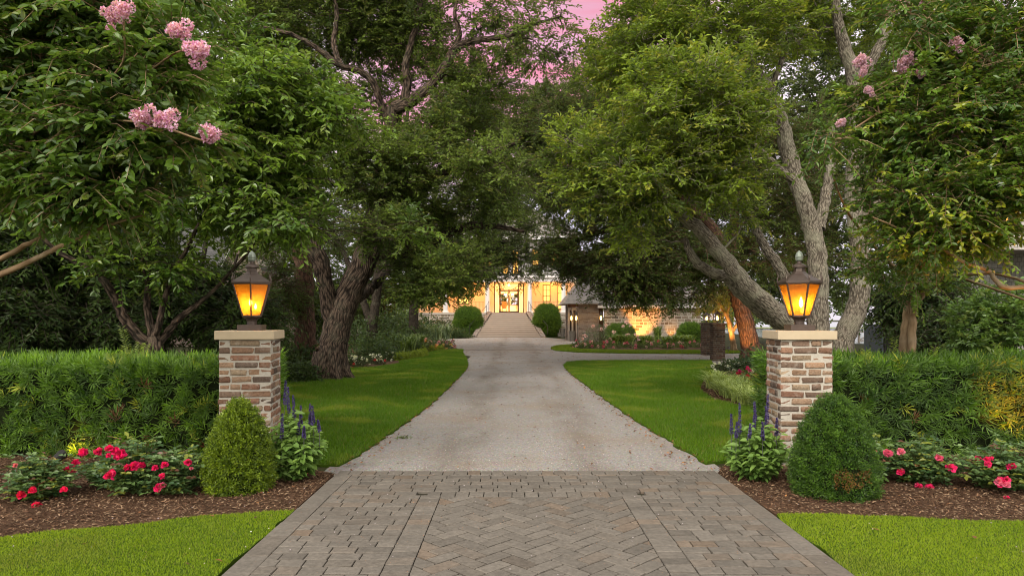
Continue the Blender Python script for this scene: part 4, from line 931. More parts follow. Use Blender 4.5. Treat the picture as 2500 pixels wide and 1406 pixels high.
# crape myrtles framing the view
def flowers_l(t, rng):
    for a in ((303, 26, 4.1, 54), (268, 42, 4.12, 40), (441, 78, 4.2, 54), (484, 122, 4.2, 64), (350, 290, 4.15, 62), (398, 297, 4.15, 56), (513, 335, 4.2, 52)): panicle(t, *a, rng)
CRA = dict(k=7, ln=.30, nl=15, leafL=.062, leafW=.033, ca=(.022, .050, .010), cb=(.075, .135, .02), ctip=(.15, .21, .025), droop=.3, up=.12, flat=.5, tipfrac=.10, six=True, clumpvar=.6)
tree('crape_myrtle', 'crape myrtle with lilac flower heads reaching in above the red roses', 'tree', [
    [(-330, 1180, 5.4, 33), (-320, 1000, 5.4, 30), (-250, 820, 5.3, 26), (-130, 720, 5.2, 20), (0, 670, 5.1, 16), (70, 640, 5.0, 13), (140, 605, 4.9, 11), (200, 575, 4.9, 9), (270, 548, 4.8, 7), (350, 525, 4.8, 4)],
    [(-250, 820, 5.3, 22), (-120, 680, 5.1, 17), (0, 632, 5.0, 13), (60, 600, 4.9, 12), (90, 585, 4.9, 10), (118, 552, 4.9, 7), (170, 530, 4.8, 5), (300, 490, 4.7, 3)],
    [(-250, 830, 5.3, 22), (-200, 600, 5.0, 18), (-60, 430, 4.8, 15), (40, 370, 4.7, 11), (90, 320, 4.65, 9), (170, 245, 4.6, 7), (255, 200, 4.5, 6), (300, 150, 4.3, 4), (303, 50, 4.12, 3)],
    [(60, 350, 4.7, 8), (90, 280, 4.7, 6), (95, 180, 4.7, 5), (105, 60, 4.7, 4), (120, -60, 4.7, 3)],
    [(-60, 430, 4.8, 11), (60, 330, 4.8, 8), (200, 300, 4.6, 5), (350, 300, 4.2, 3), (500, 345, 4.22, 3)],
    [(170, 245, 4.6, 5), (300, 215, 4.5, 4), (420, 135, 4.3, 3), (470, 120, 4.22, 3)],
    [(-200, 600, 5, 12), (0, 520, 4.9, 7), (150, 520, 4.8, 5), (300, 470, 4.7, 3)],
    [(-200, 600, 5.0, 13), (-180, 300, 5.1, 11), (-60, 100, 5, 7), (40, -60, 5, 4)],
], [(110, 130, 4.8, 150, 150, .45, 66), (300, 200, 4.6, 150, 80, .35, 45), (420, 130, 4.55, 60, 40, .15, 9), (260, 330, 4.6, 190, 50, .3, 42), (450, 340, 4.45, 70, 18, .12, 9), (100, 420, 4.9, 160, 70, .4, 50), (250, 470, 4.8, 150, 50, .35, 32), (40, 260, 5.0, 120, 120, .5, 38), (-150, 200, 5, 170, 300, .6, 56), (260, -80, 4.8, 300, 90, .5, 60), (250, 55, 4.7, 130, 50, .3, 24)],
    M['smooth'], M['crapeleaf'], CRA, 104, 'crape myrtles framing the gate', 9, .03, extra=flowers_l)
def flowers_r(t, rng):
    for a in ((2104, 148, 6.0, 40), (2108, 176, 6.0, 28), (2200, 150, 5.9, 30), (2218, 140, 5.9, 30), (2206, 170, 5.9, 28), (2243, 180, 5.9, 26), (2337, 112, 5.8, 36), (2052, 300, 6.1, 26), (2122, 220, 6, 24), (2338, 330, 5.9, 22), (2425, 340, 5.9, 18), (2203, 8, 5.9, 34), (2250, 0, 5.9, 26)): panicle(t, *a, rng, col=(.60, .32, .52))
CRB = dict(CRA, ln=.31, leafL=.054, leafW=.028, ca=(.026, .06, .010), cb=(.085, .15, .018), ctip=(.25, .30, .02), tipfrac=.2, droop=.18)
CD = 9.2
tree('crape_myrtle', 'crape myrtle with ribbed tan trunks behind the hedge and pale lilac flower heads', 'tree', [
    [(2214, 1040, CD, 44), (2212, 860, CD, 30), (2216, 780, CD, 26), (2226, 710, CD, 24), (2236, 650, CD - .2, 20), (2230, 560, CD - .6, 15), (2200, 450, CD - 1.2, 12), (2160, 340, CD - 2, 9), (2110, 200, CD - 2.8, 6)],
    [(2226, 1040, CD - .1, 30), (2225, 850, CD - .1, 22), (2230, 760, CD - .1, 18), (2238, 700, CD - .1, 16), (2280, 640, CD - .5, 13), (2350, 540, CD - 1.2, 11), (2400, 400, CD - 2, 9), (2380, 200, CD - 2.8, 6)],
    [(2236, 720, CD, 16), (2262, 695, CD - .2, 13), (2300, 680, CD - .5, 10), (2400, 668, CD - 1.2, 8), (2480, 680, CD - 1.6, 7), (2560, 720, CD - 2, 6)],
    [(2240, 735, CD, 14), (2275, 690, CD - .2, 11), (2320, 676, CD - .5, 8), (2380, 690, CD - .9, 7), (2440, 710, CD - 1.2, 6), (2510, 735, CD - 1.4, 5)],
    [(2230, 690, CD, 12), (2170, 640, CD - .5, 9), (2100, 560, CD - 1.2, 7), (2060, 500, CD - 2, 5), (2030, 420, CD - 2.6, 3)],
    [(2236, 690, CD, 12), (2240, 600, CD - .8, 10), (2300, 440, CD - 1.8, 8), (2330, 260, CD - 2.6, 6), (2330, 120, CD - 3.2, 4)],
    [(2700, 1160, 6.6, 50), (2690, 900, 6.6, 42), (2620, 730, 6.5, 26), (2520, 702, 6.4, 13), (2455, 702, 6.3, 12), (2432, 685, 6.3, 11), (2410, 660, 6.3, 10), (2350, 638, 6.2, 9), (2290, 600, 6.2, 7), (2200, 560, 6.1, 5), (2130, 530, 6, 3)],
    [(2690, 900, 6.6, 36), (2640, 600, 6.3, 26), (2520, 480, 6.2, 18), (2420, 410, 6.1, 12), (2300, 350, 6, 9), (2180, 270, 6, 6), (2060, 330, 6.1, 3)],
    [(2640, 600, 6.3, 24), (2560, 350, 6.1, 16), (2460, 200, 6, 10), (2350, 110, 5.9, 6), (2220, 150, 5.9, 4)],
    [(2520, 480, 6.2, 12), (2420, 460, 6.1, 9), (2300, 470, 6, 6), (2150, 420, 6.1, 4)],
], [(2330, 250, 6.2, 190, 150, .6, 150), (2230, 330, 6.2, 100, 90, .4, 44), (2150, 480, 6.3, 50, 50, .3, 8), (2110, 250, 6.1, 40, 60, .2, 8), (2420, 120, 6.1, 120, 140, .5, 80), (2230, 60, 6.0, 100, 50, .3, 18), (2300, 480, 6.2, 190, 80, .5, 70), (2330, 570, 6.3, 190, 45, .4, 40), (2230, 600, 7.6, 80, 50, .4, 28), (2130, 650, 8.4, 50, 30, .3, 7), (2460, 420, 6, 90, 150, .5, 60), (2560, 300, 6.2, 130, 330, .7, 90), (2420, -120, 6.2, 260, 110, .6, 60), (2050, 340, 6.1, 40, 30, .2, 5), (2240, 690, 8.6, 80, 30, .4, 16)],
    M['smooth'], M['crapeleaf'], CRB, 105, 'crape myrtles framing the gate', 9, .04, extra=flowers_r)

# deeper canopy over the drive
DARK = dict(k=8, ln=.75, nl=14, leafL=.115, leafW=.05, ca=(.014, .026, .008), cb=(.06, .09, .018), ctip=(.10, .13, .02), droop=.25, up=.15, tipfrac=.08)
tree('oak_tree', 'live oak with a V shaped dark trunk farther along the shaded bed', 'tree', [
    [(910, 833, 34, 34), (908, 800, 34, 28), (912, 775, 34, 24), (920, 720, 34, 22), (925, 640, 34, 20), (960, 520, 33, 18), (1050, 430, 32, 14), (1180, 380, 31, 10)],
    [(908, 790, 34, 20), (893, 755, 34, 18), (882, 720, 34, 16), (850, 640, 34, 13), (800, 540, 34, 10)],
    [(925, 650, 34, 16), (1020, 610, 33, 13), (1120, 590, 32, 11), (1220, 590, 31, 8), (1290, 600, 31, 4)],
    [(960, 520, 33, 14), (980, 380, 33, 11), (1000, 240, 33, 8)],
], [(1080, 610, 32, 150, 70, 3.2, 150), (1190, 640, 31.5, 80, 38, 2.4, 52), (1030, 480, 33, 130, 60, 3, 70), (1210, 480, 32, 100, 60, 3, 50), (880, 520, 34, 140, 70, 3, 70), (1060, 690, 32.5, 80, 34, 2.4, 48), (740, 560, 35, 120, 110, 3, 80), (1200, 612, 30.5, 85, 46, 2, 62), (1290, 635, 30, 60, 38, 1.5, 34), (1260, 560, 30.5, 90, 24, 1.5, 20)],
    M['darkbark'], M['oakleaf'], DARK, 106)
tree('oak_tree', 'live oak with a leaning orange-lit trunk hanging low over the stone wing', 'tree', [
    [(1838, 886, 22, 54), (1834, 860, 22, 46), (1826, 820, 22, 42), (1815, 770, 22, 40), (1800, 720, 22, 38), (1780, 640, 22, 34), (1740, 560, 22, 28), (1660, 480, 22.5, 22), (1560, 430, 23, 15), (1440, 400, 24, 9)],
    [(1790, 690, 22, 24), (1720, 620, 22.5, 20), (1620, 570, 23, 16), (1500, 560, 23.5, 12), (1400, 590, 24, 8), (1340, 610, 24, 4)],
    [(1780, 640, 22, 24), (1800, 500, 23, 20), (1820, 360, 23, 14), (1800, 250, 23, 9)],
    [(1720, 620, 22.5, 12), (1640, 640, 22, 9), (1560, 660, 22, 6), (1500, 690, 22, 4)],
], [(1560, 620, 22.5, 170, 80, 2.4, 190), (1420, 620, 23.5, 90, 62, 2, 75), (1480, 660, 22, 80, 40, 1.6, 40), (1600, 680, 22, 90, 24, 1.6, 26), (1360, 635, 23, 50, 42, 1, 34), (1535, 695, 21.5, 70, 34, 1.2, 44), (1620, 703, 21.5, 70, 28, 1.2, 36), (1700, 690, 22, 50, 36, 1.2, 26), (1700, 630, 22, 120, 50, 2, 70), (1560, 470, 23, 200, 100, 2.8, 190), (1420, 440, 24, 120, 100, 2.6, 110), (1800, 420, 23.5, 200, 160, 3, 220), (1960, 400, 24, 160, 190, 3, 170), (1700, 250, 24, 220, 110, 3, 150), (1900, 610, 23.5, 130, 80, 2.4, 90), (1400, 280, 25, 120, 90, 2.4, 65), (1585, 718, 21, 30, 16, .6, 4), (1470, 712, 21.5, 30, 16, .6, 4)],
    M['redbark'], M['oakleaf'], dict(DARK, ln=.62, leafL=.10, leafW=.048), 107)
tree('oak_tree', 'distant live oak spreading behind the driveway gap', 'tree', [
    [(1440, 815, 62, 20), (1440, 700, 62, 18), (1420, 560, 62, 15), (1400, 450, 62, 9)],
    [(1430, 620, 62, 10), (1360, 520, 62, 8), (1300, 440, 62, 5)],
], [(1330, 330, 60, 150, 110, 5, 190), (1420, 430, 60, 120, 90, 5, 110), (1250, 260, 62, 110, 70, 5, 70), (1560, 300, 62, 150, 130, 5, 150)],
    M['darkbark'], M['oakleaf'], dict(DARK, ln=1.3, leafL=.24, leafW=.12), 108) if False else None
# middle oak arching behind the drive gap, nearer than the house
tree('oak_tree', 'tall oak whose crown fills the view above the driveway gap', 'tree', [
    [(1010, 850, 40, 26), (1012, 740, 40, 22), (1040, 600, 40, 20), (1120, 480, 39, 16), (1220, 390, 38, 11), (1330, 310, 38, 6)],
    [(1120, 480, 39, 12), (1200, 480, 38, 9), (1300, 450, 37, 7), (1380, 420, 37, 4)],
    [(1040, 600, 40, 14), (1080, 400, 40, 12), (1150, 280, 39, 8), (1210, 200, 38, 4)],
], [(1300, 330, 38, 170, 95, 4, 240), (1220, 260, 38, 120, 60, 4, 70), (1380, 400, 38, 130, 100, 4, 170), (1280, 470, 38, 120, 60, 3.5, 65), (1420, 250, 38, 120, 70, 4, 110), (1520, 350, 38, 140, 130, 4, 170), (1140, 330, 39, 110, 60, 4, 60), (1250, 545, 38, 110, 36, 3, 30)],
    M['darkbark'], M['oakleaf'], dict(DARK, ln=.95, leafL=.16, leafW=.078, ca=(.02, .036, .01), cb=(.06, .085, .02)), 109)
# red barked straight trunk behind the pillar
CONI = dict(k=8, ln=.55, nl=20, leafL=.055, leafW=.02, ca=(.02, .045, .010), cb=(.07, .125, .02), ctip=(.1, .16, .02), droop=.3, up=0, tipfrac=.05)
tree('cypress_tree', 'tall straight tree with a reddish brown trunk beside the forked oak', 'tree', [
    [(748, 905, 19.5, 64), (746, 870, 19.5, 56), (745, 800, 19.5, 50), (742, 680, 19.5, 46), (736, 540, 19.5, 42), (730, 380, 19.5, 34), (725, 200, 19.5, 26), (722, 0, 19.5, 16)],
], [(720, 330, 20, 120, 220, 1.8, 190), (700, 90, 20, 110, 160, 1.6, 110), (690, 690, 18.6, 65, 90, 1.0, 60), (655, 740, 18.3, 60, 70, .9, 45), (790, 560, 20.5, 70, 80, 1, 40)],
    M['redbark'], M['hedge'], dict(CONI), 110)
# small uplit tree behind the piers
tree('small_tree', 'small forked tree glowing yellow from a garden light behind the paired piers', 'tree', [
    [(1793, 866, 30, 17), (1790, 838, 30, 15), (1783, 800, 30, 13), (1776, 775, 30, 10), (1755, 740, 30, 7), (1735, 700, 30, 4)],
    [(1786, 812, 30, 9), (1800, 790, 30, 7), (1812, 760, 30, 6), (1815, 720, 30, 4)],
    [(1776, 775, 30, 7), (1780, 730, 30, 5), (1770, 690, 30, 3)],
], [(1770, 720, 30, 75, 40, 1.4, 65), (1720, 740, 30, 40, 24, 1, 16), (1815, 735, 30, 40, 34, 1, 22)],
    M['smooth'], M['crapeleaf'], dict(k=6, ln=.55, nl=12, leafL=.10, leafW=.05, ca=(.06, .09, .012), cb=(.16, .18, .02), ctip=(.22, .2, .02), droop=.3, up=0, tipfrac=.1), 111, sides=9)

# tree lines closing the sides
SCR = dict(k=7, ln=.55, nl=14, leafL=.12, leafW=.036, ca=(.009, .02, .007), cb=(.032, .058, .014), ctip=(.06, .09, .02), droop=.5, up=.1, tipfrac=.05, clumpvar=.8)
for i, (lab, px, d, bl) in enumerate((
    ('dark evergreen shrub screen nearest the frame edge behind the hedge', 60, 12.2, [(20, 620, 12, 150, 150, 1.0, 230), (-160, 560, 12.2, 120, 230, 1, 160), (40, 780, 11.8, 150, 80, .9, 120)]),
    ('dark evergreen shrub behind the vase shaped tree', 270, 12.8, [(270, 640, 12.8, 140, 130, 1.0, 200), (270, 780, 12.4, 150, 80, .9, 130), (230, 420, 13, 150, 140, 1, 160)]),
    ('dark evergreen shrub behind the lantern with two flames', 500, 13.6, [(480, 740, 13.4, 120, 90, .9, 150), (590, 790, 13.0, 60, 55, .7, 50)]))):
    tree('evergreen_shrub', lab, 'shrub', [[(px, 780 + 1.42 * F / d, d, 26), (px, 800, d, 20), (px - 10, 680, d, 14), (px + 10, 560, d, 8)], [(px, 820, d, 14), (px + 50, 720, d, 9), (px + 80, 620, d, 6)], [(px, 800, d, 14), (px - 50, 700, d, 9), (px - 80, 600, d, 6)]], bl, M['darkbark'], M['oakleaf'], SCR, 120 + i, 'dark evergreens behind the hedge', 8)
tree('evergreen_shrub', 'dark shrub in front of the white shingled house', 'shrub', [[(2270, 905, 15, 24), (2265, 800, 15, 18), (2250, 740, 15, 12)], [(2268, 830, 15, 12), (2320, 760, 15, 9)], [(2268, 830, 15, 12), (2200, 760, 15, 9)]],
     [(2270, 730, 15, 110, 62, .9, 110), (2185, 740, 15.5, 60, 50, .7, 40), (2310, 800, 14, 40, 40, .7, 28), (2290, 820, 13.5, 70, 40, .6, 40)], M['darkbark'], M['oakleaf'], dict(SCR, leafL=.09, leafW=.045), 124, None, 8)
tree('broadleaf_shrub', 'glossy broad leaved shrub over the hedge in front of the shingled wall', 'shrub', [[(2440, 970, 10, 26), (2440, 850, 10, 16), (2450, 760, 10, 10)], [(2440, 860, 10, 12), (2380, 800, 10, 8)], [(2440, 860, 10, 12), (2500, 780, 10, 8)]],
     [(2440, 800, 10, 100, 60, .6, 70), (2490, 740, 10, 35, 40, .4, 14), (2380, 840, 9.8, 60, 30, .4, 22)], M['darkbark'], M['crapeleaf'], dict(k=6, ln=.26, nl=10, leafL=.085, leafW=.042, ca=(.025, .06, .014), cb=(.10, .17, .05), ctip=(.16, .22, .05), droop=.1, up=.3, tipfrac=.2, six=True), 125, None, 8)
# background trees: each with its own crown
BG = dict(k=6, ln=1.5, nl=12, leafL=.30, leafW=.16, ca=(.016, .03, .009), cb=(.055, .08, .02), ctip=(.08, .1, .02), droop=.2, up=.1, tipfrac=.05)
bgs = [('broad dark tree far behind the evergreen screen', 130, 30, [(110, 560, 30, 240, 200, 4, 200), (60, 250, 30, 260, 230, 4, 150)]),
       ('tall tree closing the gap between the evergreens and the cypress trunk', 480, 48, [(440, 400, 48, 200, 190, 5, 200), (420, 80, 48, 220, 160, 5, 90), (640, 460, 48, 110, 100, 5, 60)]),
       ('pale green tree behind the red barked trunk', 660, 46, [(640, 700, 46, 90, 60, 3, 60), (690, 560, 46, 120, 120, 4, 110)]),
       ('tree beyond the V shaped trunk by the house corner', 930, 58, [(900, 690, 58, 140, 90, 4, 150), (960, 560, 60, 160, 110, 4, 140), (800, 760, 50, 100, 50, 3, 60)]),
       ('tall tree behind the stone wing', 1700, 66, [(1700, 560, 66, 190, 150, 5, 240), (1560, 430, 66, 160, 160, 5, 160), (1620, 180, 64, 200, 130, 5, 150)]),
       ('broad tree behind the grey live oak trunks', 2000, 40, [(1990, 640, 40, 150, 90, 4, 130), (2000, 420, 40, 190, 170, 4, 230), (1900, 700, 38, 90, 60, 3, 60), (1960, 180, 38, 220, 140, 4, 190)]),
       ('tree behind the crape myrtle and shingled house', 2300, 32, [(2260, 420, 32, 210, 110, 4, 150), (2420, 300, 32, 160, 210, 4, 160), (2200, 200, 32, 170, 160, 4, 130), (2170, 600, 34, 80, 60, 3, 40)])]
for i, (lab, px, d, bl) in enumerate(bgs):
    yb = 780 + 1.42 * F / d; wd = 520 / d + 8
    tree('background_tree', lab, 'tree', [[(px, yb, d, wd), (px + 4, 740, d, wd * .8), (px - 6, 560, d, wd * .6), (px + 8, 400, d, wd * .4), (px, 250, d, wd * .2)], [(px, 640, d, wd * .5), (px + 60, 520, d, wd * .3), (px + 100, 420, d, wd * .15)], [(px - 4, 600, d, wd * .5), (px - 70, 480, d, wd * .3), (px - 110, 380, d, wd * .15)]], bl, M['darkbark'], M['oakleaf'], dict(BG, ln=.5 + d * .016, leafL=.06 + d * .0045, leafW=.03 + d * .0024), 140 + i, 'trees standing behind the garden', 8)
# ---------------------------------------------------------------- house
def stone_mat(name, stops, mortar, sx, sz, bd=.02):
    m, nt, N, L = newmat(name); p_ = pos(nt)
    s = N.new('ShaderNodeSeparateXYZ'); L.new(p_, s.inputs[0]); cb = N.new('ShaderNodeCombineXYZ')
    wob = noise(nt, p_, 2.2, 2); xx = math_(nt, 'ADD', s.outputs[0], s.outputs[1]); zz = math_(nt, 'ADD', s.outputs[2], math_(nt, 'MULTIPLY', wob, .12))
    L.new(xx, cb.inputs[0]); L.new(zz, cb.inputs[1])
    b = N.new('ShaderNodeTexBrick'); L.new(cb.outputs[0], b.inputs['Vector'])
    b.inputs['Scale'].default_value = 1; b.inputs['Brick Width'].default_value = sx; b.inputs['Row Height'].default_value = sz; b.inputs['Mortar Size'].default_value = sz * .09
    b.inputs['Mortar Smooth'].default_value = .3; b.squash = .6; b.squash_frequency = 3; b.offset = .43
    b.inputs['Color1'].default_value = (0, 0, 0, 1); b.inputs['Color2'].default_value = (1, 1, 1, 1); b.inputs['Mortar'].default_value = (.5, .5, .5, 1)
    c = ramp(nt, b.outputs['Color'], stops); n1 = noise(nt, p_, 7, 4)
    c = mix(nt, c, mix(nt, c, (.5, .47, .45), 1, 'MULTIPLY'), n1)
    c = mix(nt, c, mortar, b.outputs['Fac'])
    h = math_(nt, 'SUBTRACT', n1, math_(nt, 'MULTIPLY', b.outputs['Fac'], 1.4))
    out(nt, principled(nt, c, .9, .15, 0, bump(nt, h, bd, 1))); return m
def shingle_mat(name, a, b_, sx, sz, horizontal=True):
    m, nt, N, L = newmat(name); p_ = pos(nt); s = N.new('ShaderNodeSeparateXYZ'); L.new(p_, s.inputs[0]); cb = N.new('ShaderNodeCombineXYZ')
    L.new(math_(nt, 'ADD', s.outputs[0], s.outputs[1]), cb.inputs[0]); L.new(s.outputs[2], cb.inputs[1])
    b = N.new('ShaderNodeTexBrick'); L.new(cb.outputs[0], b.inputs['Vector']); b.inputs['Scale'].default_value = 1; b.inputs['Brick Width'].default_value = sx; b.inputs['Row Height'].default_value = sz; b.inputs['Mortar Size'].default_value = sz * .06
    b.inputs['Color1'].default_value = (*a, 1); b.inputs['Color2'].default_value = (*b_, 1); b.inputs['Mortar'].default_value = (*[x * .45 for x in a], 1)
    n1 = noise(nt, p_, 9, 4); c = mix(nt, b.outputs['Color'], mix(nt, b.outputs['Color'], (.6, .6, .58), 1, 'MULTIPLY'), n1)
    out(nt, principled(nt, c, .85, .2, 0, bump(nt, math_(nt, 'MULTIPLY', b.outputs['Fac'], -1.0), .01, .8))); return m
M['stone'] = stone_mat('rubble_stone', [(0, (.24, .17, .115)), (.25, (.47, .40, .32)), (.5, (.58, .52, .44)), (.8, (.40, .31, .23)), (1, (.20, .165, .135))], (.62, .57, .50), .46, .19, .03)
M['smallbrick'] = stone_mat('plain_brick', [(0, (.17, .12, .095)), (.5, (.30, .235, .19)), (1, (.23, .165, .13))], (.42, .39, .35), .215, .075, .008)
M['darkbrick'] = stone_mat('dark_brick', [(0, (.10, .065, .05)), (.5, (.20, .135, .105)), (1, (.15, .10, .08))], (.24, .215, .19), .215, .075, .008)  # same brick pattern in darker tones, for the pier caps
M['stucco'] = mat_plain('cream_stucco', (.62, .53, .40), .8, .2, 0, .06, 6)
M['white'] = mat_plain('white_paint', (.70, .67, .65), .6, .3, 0, .05, 6)
M['limestone'] = mat_plain('limestone', (.46, .40, .34), .8, .2, 0, .15, 5)
M['tread'] = mat_plain('step_stone', (.40, .335, .28), .85, .2, 0, .15, 3)
M['riser'] = mat_plain('riser_stone', (.33, .26, .21), .85, .2, 0, .15, 3)
M['darkframe'] = mat_plain('dark_frame', (.045, .028, .018), .5, .4, 0, .2, 12)
M['wood'] = mat_plain('stained_timber', (.12, .055, .03), .6, .3, 0, .3, 9)
M['greyframe'] = mat_plain('weathered_timber', (.34, .29, .25), .7, .2, 0, .2, 9)
M['iron'] = mat_plain('black_iron', (.03, .028, .028), .5, .5, .3, .2, 12)
M['rooftile'] = shingle_mat('roof_shingle', (.40, .36, .33), (.30, .27, .255), .3, .13)
M['greyroof'] = shingle_mat('dark_roof_shingle', (.17, .165, .165), (.11, .108, .11), .3, .13)
M['whiteshingle'] = shingle_mat('white_wall_shingle', (.62, .60, .58), (.52, .50, .48), .16, .14)
M['paneglow'] = mat_emit('lit_window', (1, .50, .11), 1.5)
def glass_mat():
    m, nt, N, L = newmat('clear_glass'); t = N.new('ShaderNodeBsdfTransparent'); g = N.new('ShaderNodeBsdfGlossy'); g.inputs['Roughness'].default_value = .03
    x = N.new('ShaderNodeMixShader'); x.inputs[0].default_value = .06; L.new(t.outputs[0], x.inputs[1]); L.new(g.outputs[0], x.inputs[2]); out(nt, x.outputs[0]); return m
M['glass'] = glass_mat()
M['chairwood'] = mat_plain('chair_wood', (.45, .28, .13), .5)
HX = -.27; HP = 57.0; HB = 60.0; ZF = 2.0
house = thing('house', 'cream house with columned porch and glowing windows at the end of the drive', 'house', (HX, HP, 0))
DX0, DX1 = HX - 1.30, HX + 1.32
def boxes(lst, col=(1, 1, 1)):
    m = MB()
    for b in lst: m.box(*b, col=col)
    return m
# plinth and porch
part('plinth', boxes([(-8.4, HX - 1.62, HP, HP + .5, 0, ZF - .16), (HX + 1.62, 4.9, HP, HP + .5, 0, ZF - .16), (-8.4, -8.0, HP + .5, HB, 0, ZF - .16)]), M['stone'], house)
part('porch_floor', boxes([(-8.45, 4.95, HP - .05, HB + .2, ZF - .155, ZF)]), M['limestone'], house)
# ground floor wall with openings
def wall_with_holes(m, x0, x1, y0, y1, z0, z1, holes):
    xs = sorted(holes); x = x0
    for hx0, hx1, hz0, hz1 in xs:
        if hx0 > x: m.box(x, hx0, y0, y1, z0, z1)
        if hz0 > z0: m.box(hx0, hx1, y0, y1, z0, hz0)
        if hz1 < z1: m.box(hx0, hx1, y0, y1, hz1, z1)
        x = hx1
    if x < x1: m.box(x, x1, y0, y1, z0, z1)
win1 = [(-6.9, -6.1, 2.9, 4.5), (-4.75, -3.75, 2.75, 4.5), (2.70, 3.38, 2.98, 4.5), (4.0, 4.85, 2.3, 4.45)]
m = MB(); wall_with_holes(m, -8.4, 5.6, HB, HB + .3, ZF, 5.0, win1 + [(DX0, DX1, ZF, 4.62)]); part('wall', m, M['stucco'], house)
def window(par, x0, x1, z0, z1, y, nx, nz, pane, fw=.07, frame='darkframe', arch=False):
    m = MB(); m.box(x0, x0 + fw, y - .03, y + .09, z0, z1); m.box(x1 - fw, x1, y - .03, y + .09, z0, z1); m.box(x0 + fw, x1 - fw, y - .03, y + .09, z0, z0 + fw); m.box(x0 + fw, x1 - fw, y - .03, y + .09, z1 - fw, z1)
    for i in range(1, nx): xx = x0 + (x1 - x0) * i / nx; m.box(xx - .018, xx + .018, y, y + .05, z0 + fw, z1 - fw)
    for i in range(1, nz):
        zz = z0 + (z1 - z0) * i / nz
        for k in range(nx):
            xa = x0 + (x1 - x0) * k / nx + (.018 if k else fw); xb = x0 + (x1 - x0) * (k + 1) / nx - (.018 if k < nx - 1 else fw); m.box(xa, xb, y + .002, y + .048, zz - .018, zz + .018)
    w = part('window', m, M[frame], par)
    m = MB(); m.add([(x0 + fw * .5, y + .06, z0 + fw * .5), (x1 - fw * .5, y + .06, z0 + fw * .5), (x1 - fw * .5, y + .06, z1 - fw * .5), (x0 + fw * .5, y + .06, z1 - fw * .5)], [(0, 1, 2, 3)]); part('pane', m, pane, w)
    return w
for (a, b, c, d) in win1: window(house, a, b, c, d, HB, 2, 3, M['paneglow'])
# door group: transom, sidelights, double leaf
m = MB(); Y = HB + .05
for xx in (DX0, DX0 + .44, DX1 - .52, DX1 - .08): m.box(xx, xx + .08, Y, Y + .1, ZF, 4.62)
for a, b in ((DX0 + .08, DX0 + .44), (DX0 + .52, DX1 - .52), (DX1 - .44, DX1 - .08)): m.box(a, b, Y + .001, Y + .099, 4.02, 4.10); m.box(a, b, Y + .001, Y + .099, ZF, ZF + .06); m.box(a, b, Y + .001, Y + .099, 4.55, 4.62)
for xx in (DX0 + .26, DX1 - .26): m.box(xx - .015, xx + .015, Y + .02, Y + .08, ZF + .06, 4.02)
fr = part('door_frame', m, M['darkframe'], house)
m = MB(); m.add([(DX0, Y + .05, ZF), (DX1, Y + .05, ZF), (DX1, Y + .05, 4.6), (DX0, Y + .05, 4.6)], [(0, 1, 2, 3)]); part('pane', m, M['glass'], fr)
cxm = (DX0 + DX1) / 2
for xa, xb in ((DX0 + .52, cxm - .005), (cxm + .005, DX1 - .52)):
    m = MB(); m.box(xa, xa + .06, Y + .02, Y + .07, ZF + .06, 4.02); m.box(xb - .06, xb, Y + .02, Y + .07, ZF + .06, 4.02)
    for z in (ZF + .06, 3.02, 3.9): m.box(xa + .06, xb - .06, Y + .021, Y + .069, z, z + (.1 if z < 3 or z > 3.5 else .035))
    part('door', m, M['darkframe'], house)
# room behind the doors
m = MB(); R0, R1, RB = DX0 - .9, DX1 + .9, HB + 6.0
m.box(R0, R0 + .1, HB + .32, RB, ZF, 5); m.box(R1 - .1, R1, HB + .32, RB, ZF, 5); m.box(R0, R1, HB + .32, RB, 4.86, 4.96)
wall_with_holes(m, R0 + .1, R1 - .1, RB, RB + .1, ZF, 4.86, [(cxm - .95, cxm - .1, ZF + .75, 3.9), (cxm + .1, cxm + .95, ZF + .75, 3.9)])
part('room_wall', m, M['stucco'], house); part('room_floor', boxes([(R0, R1, HB + .32, RB, ZF - .1, ZF + .01)]), M['chairwood'], house)
for a, b in ((cxm - .95, cxm - .1), (cxm + .1, cxm + .95)): window(house, a, b, ZF + .75, 3.9, RB, 2, 3, M['glass'])
# columns, entablature, deck rail
for x in (HX - 5.3, HX - 1.79, HX + 1.76, HX + 4.6):
    m = MB(); m.lathe([(.20, .14), (.205, .5), (.17, 2.42)], (x, HP + .3, ZF), 20); m.box(x - .27, x + .27, HP + .03, HP + .57, ZF, ZF + .08); m.lathe([(.26, .08), (.26, .12), (.21, .15)], (x, HP + .3, ZF), 20); m.lathe([(.17, 2.42), (.21, 2.46), (.23, 2.5)], (x, HP + .3, ZF), 20); m.box(x - .25, x + .25, HP + .05, HP + .55, ZF + 2.5, ZF + 2.565); part('column', m, M['white'], house, False)
part('entablature', boxes([(-8.5, 5.2, HP + .06, HP + .54, ZF + 2.57, ZF + 2.9), (-8.6, 5.3, HP - .08, HP + .6, ZF + 2.902, ZF + 3.08)]), M['white'], house)
part('porch_ceiling', boxes([(-8.4, 5.15, HP + .55, HB - .01, ZF + 2.86, ZF + 2.9)]), M['white'], house)
part('deck', boxes([(-8.6, 5.3, HP + .605, HB, ZF + 2.93, ZF + 3.07)]), M['limestone'], house)
def rail(par, name, x0, x1, y, z0, h, gap, mat):
    m = MB(); m.box(x0, x1, y - .02, y + .02, z0 + h - .03, z0 + h); m.box(x0, x1, y - .015, y + .015, z0 + .08, z0 + .105); x = x0
    while x <= x1: m.box(x - .011, x + .011, y - .01, y + .01, z0 + (.0 if abs(x - x0) < .01 else .105), z0 + h - .03); x += gap
    part(name, m, mat, par)
M['railpaint'] = mat_plain('rail_paint', (.36, .22, .12), .6)
